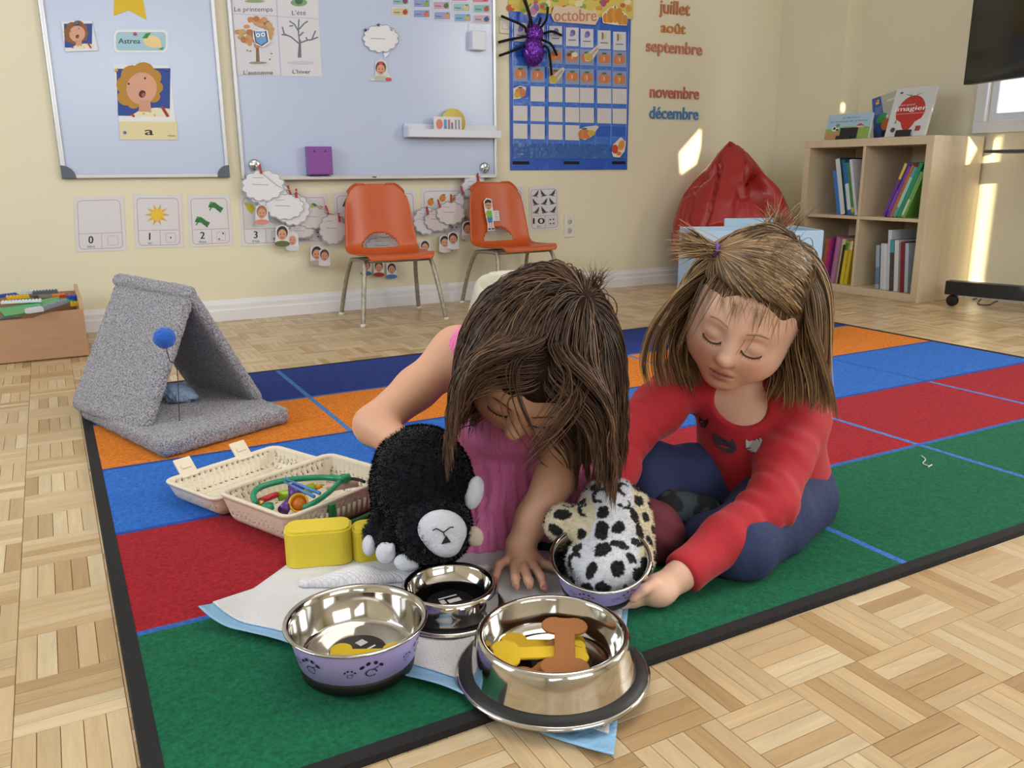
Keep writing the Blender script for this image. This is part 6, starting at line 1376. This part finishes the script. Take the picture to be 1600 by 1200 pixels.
# ---------------------------------------------------------------- blond girl in red
def girl_red():
    H, s = PD(1172, 483, 1.36), 1.17; R = headR((-.45, -.50, .74), (.24, .85, .45))
    NB = PD(1168, 622, 1.49); RS, LS = PD(1075, 592, 1.49), PD(1246, 652, 1.46); RE, RWr = PD(975, 688, 1.40), PD(953, 770, 1.330)
    LE, LW = PD(1204, 785, 1.345), PD(1062, 900, 1.235); CH, BE, PV = PD(1180, 672, 1.51), PD(1195, 735, 1.53), PD(1203, 758, 1.55)
    palm = PD(1026, 924, 1.215)
    fingers = [[PD(1022, 912, 1.20), PD(1004, 922, 1.185), PD(990, 935, 1.18)], [PD(1008, 928, 1.21), PD(988, 940, 1.20), PD(973, 948, 1.20)], [PD(1008, 938, 1.215), PD(990, 948, 1.205), PD(978, 955, 1.21)], [PD(1014, 946, 1.22), PD(999, 953, 1.215), PD(988, 957, 1.22)], [PD(1022, 950, 1.225), PD(1010, 956, 1.225), PD(1001, 959, 1.23)]]
    def torso(P):
        d = chain(P, [(NB, .05), (CH, .084), (BE, .090), (PV, .092)], .05); return smin(d, s_cap(P, RS, LS, .043), .05)
    neck = lambda P: s_cap(P, NB, H - R @ np.array([0, .005, .06])*s, .040, .036)
    def fn(P):
        d = torso(P); d = smin(d, neck(P), .03)
        d = smin(d, chain(P, [(RS, .036), (RE, .030), (RWr, .022)], .015), .02); d = smin(d, chain(P, [(LS, .036), (LE, .030), (LW, .022)], .015), .02)
        d = smin(d, near(P, palm, .085, lambda Q: hand(Q, LW, palm, .0200, fingers, .0078)), .012)
        d = smin(d, near(P, RWr, .09, lambda Q: s_ell(Q, RWr + (RWr - RE)*.15, (.024, .024, .022))), .02)
        d = smin(d, near(P, H, .2, lambda Q: head_sdf(Q, H, R, s)), .02)
        return smax(d, -(P[..., 2] - .0115), .002)
    pp = np.array([H + .16, H - .16, RE - .06, LW - .06, PV + .12, LS + .06, palm - .08]); lo, hi = pp.min(0), pp.max(0); lo[2] = 0
    o = sdf_obj('person', fn, lo, hi, .003, skin, None, 1, lambda Vx: face_cols(Vx, H, R, s, '#e6bba6')); tag(o, 'child in a red long-sleeved top and navy trousers with a sprouting ponytail', 'person')
    face_details(o, H, R, s, '#a08068', '#4a3832')
    # top
    wr = LW + (LE - LW)*.02
    def shirt(P):
        d = torso(P) - .009; d = smax(d, -((P[..., 2] - .052) + .012*noise3(P, 10, 1)), .008); d = smax(d, -s_ell(P, PD(1158, 626, 1.425), (.043, .047, .043)), .008)
        for S_, E, W_ in ((RS, RE, RWr), (LS, LE, wr)):
            a = chain(P, [(S_, .047), (.5*S_ + .5*E, .044), (E, .040), (.5*E + .5*W_, .036), (W_, .0315)], .02)
            u = (W_ - E)/np.linalg.norm(W_ - E); a = smax(a, (P - W_.astype(np.float32)) @ u.astype(np.float32), .004)
            t = (P - E.astype(np.float32)) @ u.astype(np.float32); el = np.linalg.norm(P - E.astype(np.float32), axis=-1)
            a = a + .0022*np.sin(t*190 + 5*noise3(P, 14, 2))*np.exp(-(el/.055)**2) + .0012*np.sin(t*120 + 6*noise3(P, 12, 4)); d = smin(d, a, .018)
        d = smax(d, -(P[..., 2] - .013), .004); return d + .0028*noise3(P, 24, 7)
    pp = np.array([RS, LS, RE, RWr, LE, LW, PV, NB]); lo, hi = pp.min(0) - .12, pp.max(0) + .12; lo[2] = 0
    sh_ = sdf_obj('long_sleeved_top', shirt, lo, hi, .0035, mat('red jersey', '#b31c2c', .8, bump=[(30, .12), (400, .15)], sheen=.15), o, 1)
    # printed cats on the chest
    bv = bvh_of(sh_)
    def decal(polys, name, label):
        d = Print(0); Vs = []
        for P, col in polys: d.poly(P, col)
        k0 = 0
        for i, (x, y, z) in enumerate(d.v):
            dr = Vector(ray(x, y)).normalized(); l, n, idx, ds = bv.ray_cast(Vector(CAM), dr)
            Vs.append(np.array(l if l else CAM + ray(x, y)*1.4))
        # layer order and lift
        off = 0; j = 0
        for q, (P, col) in enumerate(polys):
            for _ in P: Vs[j] = Vs[j] - ray(*P[0])*(.0016 + .0005*q); j += 1
        me = pymesh(name, Vs, d.f); vcol(me, np.array(d.c)); c = link(name, me, mat('print', attr='Col', rough=.55), sh_); c['label'] = label
    decal([([(1113, 679), (1117, 676), (1123, 681), (1135, 688), (1140, 690), (1145, 685), (1150, 693), (1151, 702), (1145, 709), (1136, 708), (1126, 703), (1116, 695)], '#4b3f4c'), ([(1128, 689), (1133, 687), (1134, 690)], '#2c2530'), ([(1136, 703), (1144, 704), (1144, 706), (1136, 705)], '#2c2530')], 'cat_print', 'dark grey cat print')
    decal([([(1165, 690), (1166, 686), (1170, 690), (1177, 688), (1184, 685), (1189, 684), (1191, 688), (1187, 698), (1181, 707), (1173, 707), (1166, 702)], '#b9bec8'), ([(1178, 686), (1180, 692), (1182, 692), (1180, 685)], '#2c2c34'), ([(1184, 685), (1185, 690), (1187, 690), (1186, 684)], '#2c2c34'), ([(1166, 700), (1174, 699), (1174, 700.5), (1166, 702)], '#3a3a44'), ([(1168, 704), (1175, 702), (1175, 703), (1169, 706)], '#3a3a44')], 'cat_print', 'pale grey cat print')
    decal([([(1092, 650), (1096, 655), (1101, 657), (1107, 653), (1106, 662), (1101, 669), (1096, 667), (1092, 660)], '#221a20')], 'cat_print', 'black cat print')
    # trousers
    L0, L1, L2 = PD(1240, 775, 1.51), PD(1152, 852, 1.315), PD(1085, 842, 1.42); R0, R1, R2 = PD(1160, 765, 1.56), PD(1012, 738, 1.475), PD(1045, 812, 1.43)
    def pants(P):
        d = chain(P, [(L0, .078), (.5*L0 + .5*L1, .070), (L1, .058), (L2, .042)], .02); d = smin(d, chain(P, [(R0, .074), (.5*R0 + .5*R1, .064), (R1, .053), (R2, .040)], .02), .02); d = smin(d, s_cap(P, PV + V(0, 0, -.005), BE, .094, .088), .03)
        d = d + .0024*noise3(P, 30, 3) + .002*np.sin((P @ CR.astype(np.float32))*150 + 7*noise3(P, 9, 2))*np.clip(1 - np.linalg.norm(P - L0.astype(np.float32) - np.float32(.03), axis=-1)/.1, 0, 1)
        return smax(d, -(P[..., 2] - .0095), .006)
    pp = np.array([L0, L1, L2, R0, R1, R2, PV]); lo, hi = pp.min(0) - .1, pp.max(0) + .1; lo[2] = 0
    sdf_obj('trousers', pants, lo, hi, .004, mat('navy cotton', '#2b3560', .85, bump=[(40, .15), (500, .12)]), o, 1)
    F0, F1 = PD(1052, 795, 1.415), PD(1100, 800, 1.43)
    def scol(Vx): n = noise3(Vx, 55, 4); c = np.tile(np.array(lin('#1b2026')), (len(Vx), 1)); c[n > .25] = lin('#3d4650'); c[n < -.45] = lin('#4c4a40'); return c
    sdf_obj('sock', lambda P: smin(s_cap(P, F0, F1, .033, .030), s_ell(P, F0 + V(-.005, -.01, 0), (.034, .03, .03)), .02), np.minimum(F0, F1) - .06, np.maximum(F0, F1) + .06, .004, mat('sock knit', attr='Col', rough=.9), o, 2, scol)
    # hair
    hc = ['#7a6046', '#8f7150', '#5f4934', '#a5855e', '#b99a70', '#6e563e', '#4f3d2c']
    def shell(P):
        q = ((P - H.astype(np.float32)) @ R.astype(np.float32))/s; d = s_ell(q, (0, -.013, .0225), (.0765, .0925, .0855)); d = smin(d, s_ell(q, (0, -.040, -.035), (.077, .060, .083)), .04)
        d = smax(d, -s_ell(q, (0, .108, -.055), (.064, .088, .116)), .008); return (d + .0015*noise3(q, 60, 1))*s
    sdf_obj('hair_cap', shell, H - .17, H + .17, .0045, mat('hair base fair', '#5e4936', .85, spec=.1), o, 2)
    tie = PD(1119, 391, 1.30); tl = ((tie - H) @ R)/s
    crown = np.array([-.028, -.030, .104])
    front = lambda q: (q[1] > .028 and q[2] > .036) or (q[1] > -.022 and q[2] > .045 and abs(q[0]) < .060)
    sc_ = scalp(3600, H, R, s, 11, lambda q: not (q[1] > .024 and q[2] < .036) and q[2] > -.05 and not front(q)); rg = np.random.default_rng(6); roots = H + (sc_*s*1.03) @ R.T; dl = sc_ - crown
    coll = [((0, -.012, .022), (.081, .097, .090)), ((0, .022, -.035), (.066, .070, .074)), ((0, .062, -.045), (.064, .058, .090))]; side = np.sign(sc_[:, 0])
    def pull(p, i):
        q = ((p - H) @ R)/s; lowm = np.clip((-.03 - q[:, 2])/.06, 0, 1)[:, None]; fr = ((q[:, 1] > .03) & (q[:, 2] > -.09))[:, None]
        inw = -(R[:, 0][None]*np.sign(q[:, :1]))*.20*lowm; return inw + fr*(R[:, 0][None]*np.sign(q[:, :1]))*.16
    ln = np.clip((roots[:, 2] - .285)*1.15 + rg.normal(.02, .012, len(roots)), .05, .3)
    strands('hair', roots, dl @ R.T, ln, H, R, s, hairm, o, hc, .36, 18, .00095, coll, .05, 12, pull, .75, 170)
    # front hair combed up to the tie
    fs = scalp(1700, H, R, s, 21, lambda q: front(q) and not (q[1] > .05 and q[2] < .050)); fr_ = H + (fs*s*1.025) @ R.T; to = tie - fr_; ln = np.linalg.norm(to, axis=1)
    strands('gathered_hair', fr_, to, ln*1.02, H, R, s, hairm, o, hc, .0, 10, .00115, [((0, -.012, .022), (.0805, .0965, .0895))], 0, 22, lambda p, i: (tie - p)/(np.linalg.norm(tie - p, axis=1)[:, None] + 1e-6)*.9)
    tip = PD(1058, 372, 1.29); ax = (tip - tie)/np.linalg.norm(tip - tie); N_ = 420; rg = np.random.default_rng(31)
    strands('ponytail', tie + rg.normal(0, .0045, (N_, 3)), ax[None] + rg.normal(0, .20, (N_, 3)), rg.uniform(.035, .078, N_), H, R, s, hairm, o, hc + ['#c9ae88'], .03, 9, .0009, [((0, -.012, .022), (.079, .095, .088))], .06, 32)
    a = np.linspace(0, 2*math.pi, 19); u1 = np.cross(ax, V(0, 0, 1)); u1 /= np.linalg.norm(u1); u2 = np.cross(ax, u1)
    tube('hair_elastic', [tie + ax*.002 + .0085*(math.cos(q)*u1 + math.sin(q)*u2) for q in a], .003, mat('purple elastic', '#6a3fc0', .6), o, 7)
    # wispy fringe
    fs = scalp(70, H, R, s, 41, lambda q: q[1] > .045 and .036 < q[2] < .060); fr_ = H + (fs*s*1.03) @ R.T; rg = np.random.default_rng(3)
    strands('fringe', fr_, np.tile(R @ np.array([-.3, .3, -1]), (len(fs), 1)) + rg.normal(0, .3, (len(fs), 3)), rg.uniform(.02, .05, len(fs)), H, R, s, hairm, o, ['#a5855e', '#b99a70', '#8f7150'], .08, 9, .0006, [((0, -.012, .022), (.0785, .094, .087)), ((0, .022, -.035), (.062, .066, .071))], .05, 42)
    # flyaways at the crown
    tc_ = PD(1215, 362, 1.36); N_ = 110
    strands('flyaway_hair', tc_ + rg.normal(0, .012, (N_, 3)), np.tile(cdir(.1, .7, .1), (N_, 1)) + rg.normal(0, .55, (N_, 3)), rg.uniform(.025, .06, N_), H, R, s, hairm, o, hc, .06, 8, .0006, [((0, -.012, .022), (.08, .096, .09))], .12, 5)
    return o
girl_red()

# ---------------------------------------------------------------- black cat hand puppet
def catpuppet():
    c, hd = PD(657, 742, 1.335), PD(678, 826, 1.27); blk = mat('black plush', '#0d0f18', .9, spec=.15, sheen=.22, bump=(200, .5)); wh = mat('white plush', '#d3d6e2', .9, bump=(200, .4), sheen=.2)
    A = [(PD(612, 772, 1.33), PD(582, 832, 1.285)), (PD(630, 800, 1.31), PD(608, 850, 1.265))]
    def fn(P):
        d = s_ell(P, c, (.076, .080, .082)); d = smin(d, s_ell(P, c + (hd - c)*.35, (.072, .07, .06)), .04); d = smin(d, s_ell(P, hd, (.061, .057, .056)), .009)
        for a, b in A: d = smin(d, s_cap(P, a, b, .022, .0175), .015)
        d = smin(d, s_cap(P, PD(715, 752, 1.30), PD(736, 762, 1.285), .022, .016), .012)
        return smax(d, -(P[..., 2] - .014), .004) + .0025*noise3(P, 30, 2) + .005*np.abs(noise3(P, 13, 6))
    lo, hi = np.minimum(c, hd) - .13, np.maximum(c, hd) + .13; lo[2] = 0
    o = sdf_obj('cat_puppet', fn, lo, hi, .0038, blk, None, 1); tag(o, 'black cat hand puppet with white muzzle and paws', 'puppet')
    fur(o, 22000, .0055, mat('black fur strands', attr='Col', rough=.9, spec=.1), ['#050508', '#0a0a10', '#0f1018'], 1, tuple(.8*(hd - c)/np.linalg.norm(hd - c)))
    tv = -CF
    mz = PD(690, 830, 1.222); Rm = np.stack([CR, CU, -CF], 1)
    sdf_obj('muzzle', lambda P: smin(s_ell(P, mz, (.0375, .032, .014), Rm), s_ell(P, mz - CU*.024 + CR*.008, (.018, .014, .012), Rm), .012), mz - .06, mz + .06, .0026, wh, o, 2)
    def fpt(x, y, d=1.2065): return PD(x, y, d)
    for P in (((676, 829), (682, 826), (688, 829), (693, 832)), ((693, 832), (698, 828), (704, 824), (709, 824)), ((693, 832), (695, 838))): tube('mouth_stitch', spline([fpt(*p) for p in P], 4), .0009, mat('black thread', '#17151a', .8), o, 5)
    prism('mouth', [(-.007, -.004), (.007, -.001), (.0, .009)], .0012, mat('black thread', '#17151a', .8), o, frame(fpt(697, 846, 1.207), CR, CU))
    e = PD(664, 858, 1.224); sdf_obj('eye', lambda P: s_ell(P, e, (.008, .008, .008)), e - .012, e + .012, .0018, mat('glossy black eye', '#0a0a10', .08), o, 2)
    def lobe(name, x, y, d, r, rot, m=wh):
        p = PD(x, y, d); Rr = np.stack([math.cos(rot)*CR + math.sin(rot)*CU, -math.sin(rot)*CR + math.cos(rot)*CU, -CF], 1); return sdf_obj(name, lambda P: s_ell(P, p, r, Rr), p - max(r) - .008, p + max(r) + .008, .0026, m, o, 2)
    lobe('ear', 741, 770, 1.275, (.0145, .027, .010), -.25); lobe('ear', 741, 838, 1.262, (.0145, .017, .009), .5, mat('cream plush', '#d9c7b4', .9, bump=(200, .4))); lobe('ear', 636, 879, 1.245, (.020, .014, .010), -.1)
    lobe('paw', 578, 850, 1.275, (.0115, .0185, .0125), -.15); lobe('paw', 603, 863, 1.255, (.0155, .0175, .014), -.2); lobe('toe', 611, 858, 1.248, (.007, .010, .008), -.2)
catpuppet()

# ---------------------------------------------------------------- spotted plush
def leopard():
    a, b, hd = PD(955, 798, 1.305), PD(950, 865, 1.262), PD(953, 890, 1.232); ar0, ar1 = PD(905, 822, 1.28), PD(880, 818, 1.275)
    def fn(P):
        d = chain(P, [(a, .052), (.5*a + .5*b, .051), (b, .050)], .02); d = smin(d, s_ell(P, hd, (.060, .052, .046)), .02); d = smin(d, s_cap(P, ar0, ar1, .030, .029), .014)
        d = smin(d, s_ell(P, PD(907, 872, 1.235), (.024, .02, .022)), .012); d = smin(d, s_ell(P, PD(1003, 872, 1.235), (.020, .018, .024)), .012); d = smin(d, s_cap(P, PD(992, 790, 1.30), PD(1000, 850, 1.27), .022), .014)
        return smax(d + .0016*noise3(P, 45, 2), -(P[..., 2] - .02), .004)
    rg = np.random.default_rng(12); cs, ds_ = [], []
    def cols(Vx):
        if not cs:
            order = rg.permutation(len(Vx))
            for i in order:
                p = Vx[i]
                if all(np.linalg.norm(p - c[0]) > .0235 for c in cs):
                    t1 = rg.normal(0, 1, 3); t1 /= np.linalg.norm(t1); cs.append((p.copy(), t1, rg.uniform(.0075, .0118), rg.uniform(.9, 1.8), rg.random() < .3, rg.normal(0, 1, 3)))
                if len(cs) > 150: break
        jit = Vx + .0022*np.stack([noise3(Vx, 150, k) for k in (1, 2, 3)], 1); m = np.zeros(len(Vx))
        for p, t1, r, an, ring, od in cs:
            v = jit - p; al = v @ t1; dd = np.sqrt(np.maximum((v*v).sum(1) - al*al, 0) + (al/an)**2)/r
            k = (dd < 1.0) if not ring else ((dd > .75) & (dd < 1.35) & (v @ od > -.004)); m = np.maximum(m, k)
        m = m[:, None]
        arm = np.clip((np.linalg.norm(Vx - .5*(ar0 + ar1), axis=1) < .05).astype(float) + ((Vx @ CR) > (PD(985, 800, 1.3) @ CR)), 0, 1)[:, None]
        base = np.array(lin('#dcdde6'))*(1 - arm) + np.array(lin('#ddd2b8'))*arm; return base*(1 - m) + np.array(lin('#101014'))*m
    lo, hi = np.minimum(hd, a) - .12, np.maximum(hd, a) + .12; lo[2] = 0
    o = sdf_obj('spotted_plush', fn, lo, hi, .003, mat('spotted plush', attr='Col', rough=.95, sheen=.2, bump=(220, .5)), None, 1, cols); tag(o, 'black and white spotted plush puppet face down in the tilted bowl', 'plush toy')
    fur(o, 18000, .0042, mat('fur strands', attr='Col', rough=.8, spec=.3), [], 2, (0, 0, -.5), cols)
leopard()
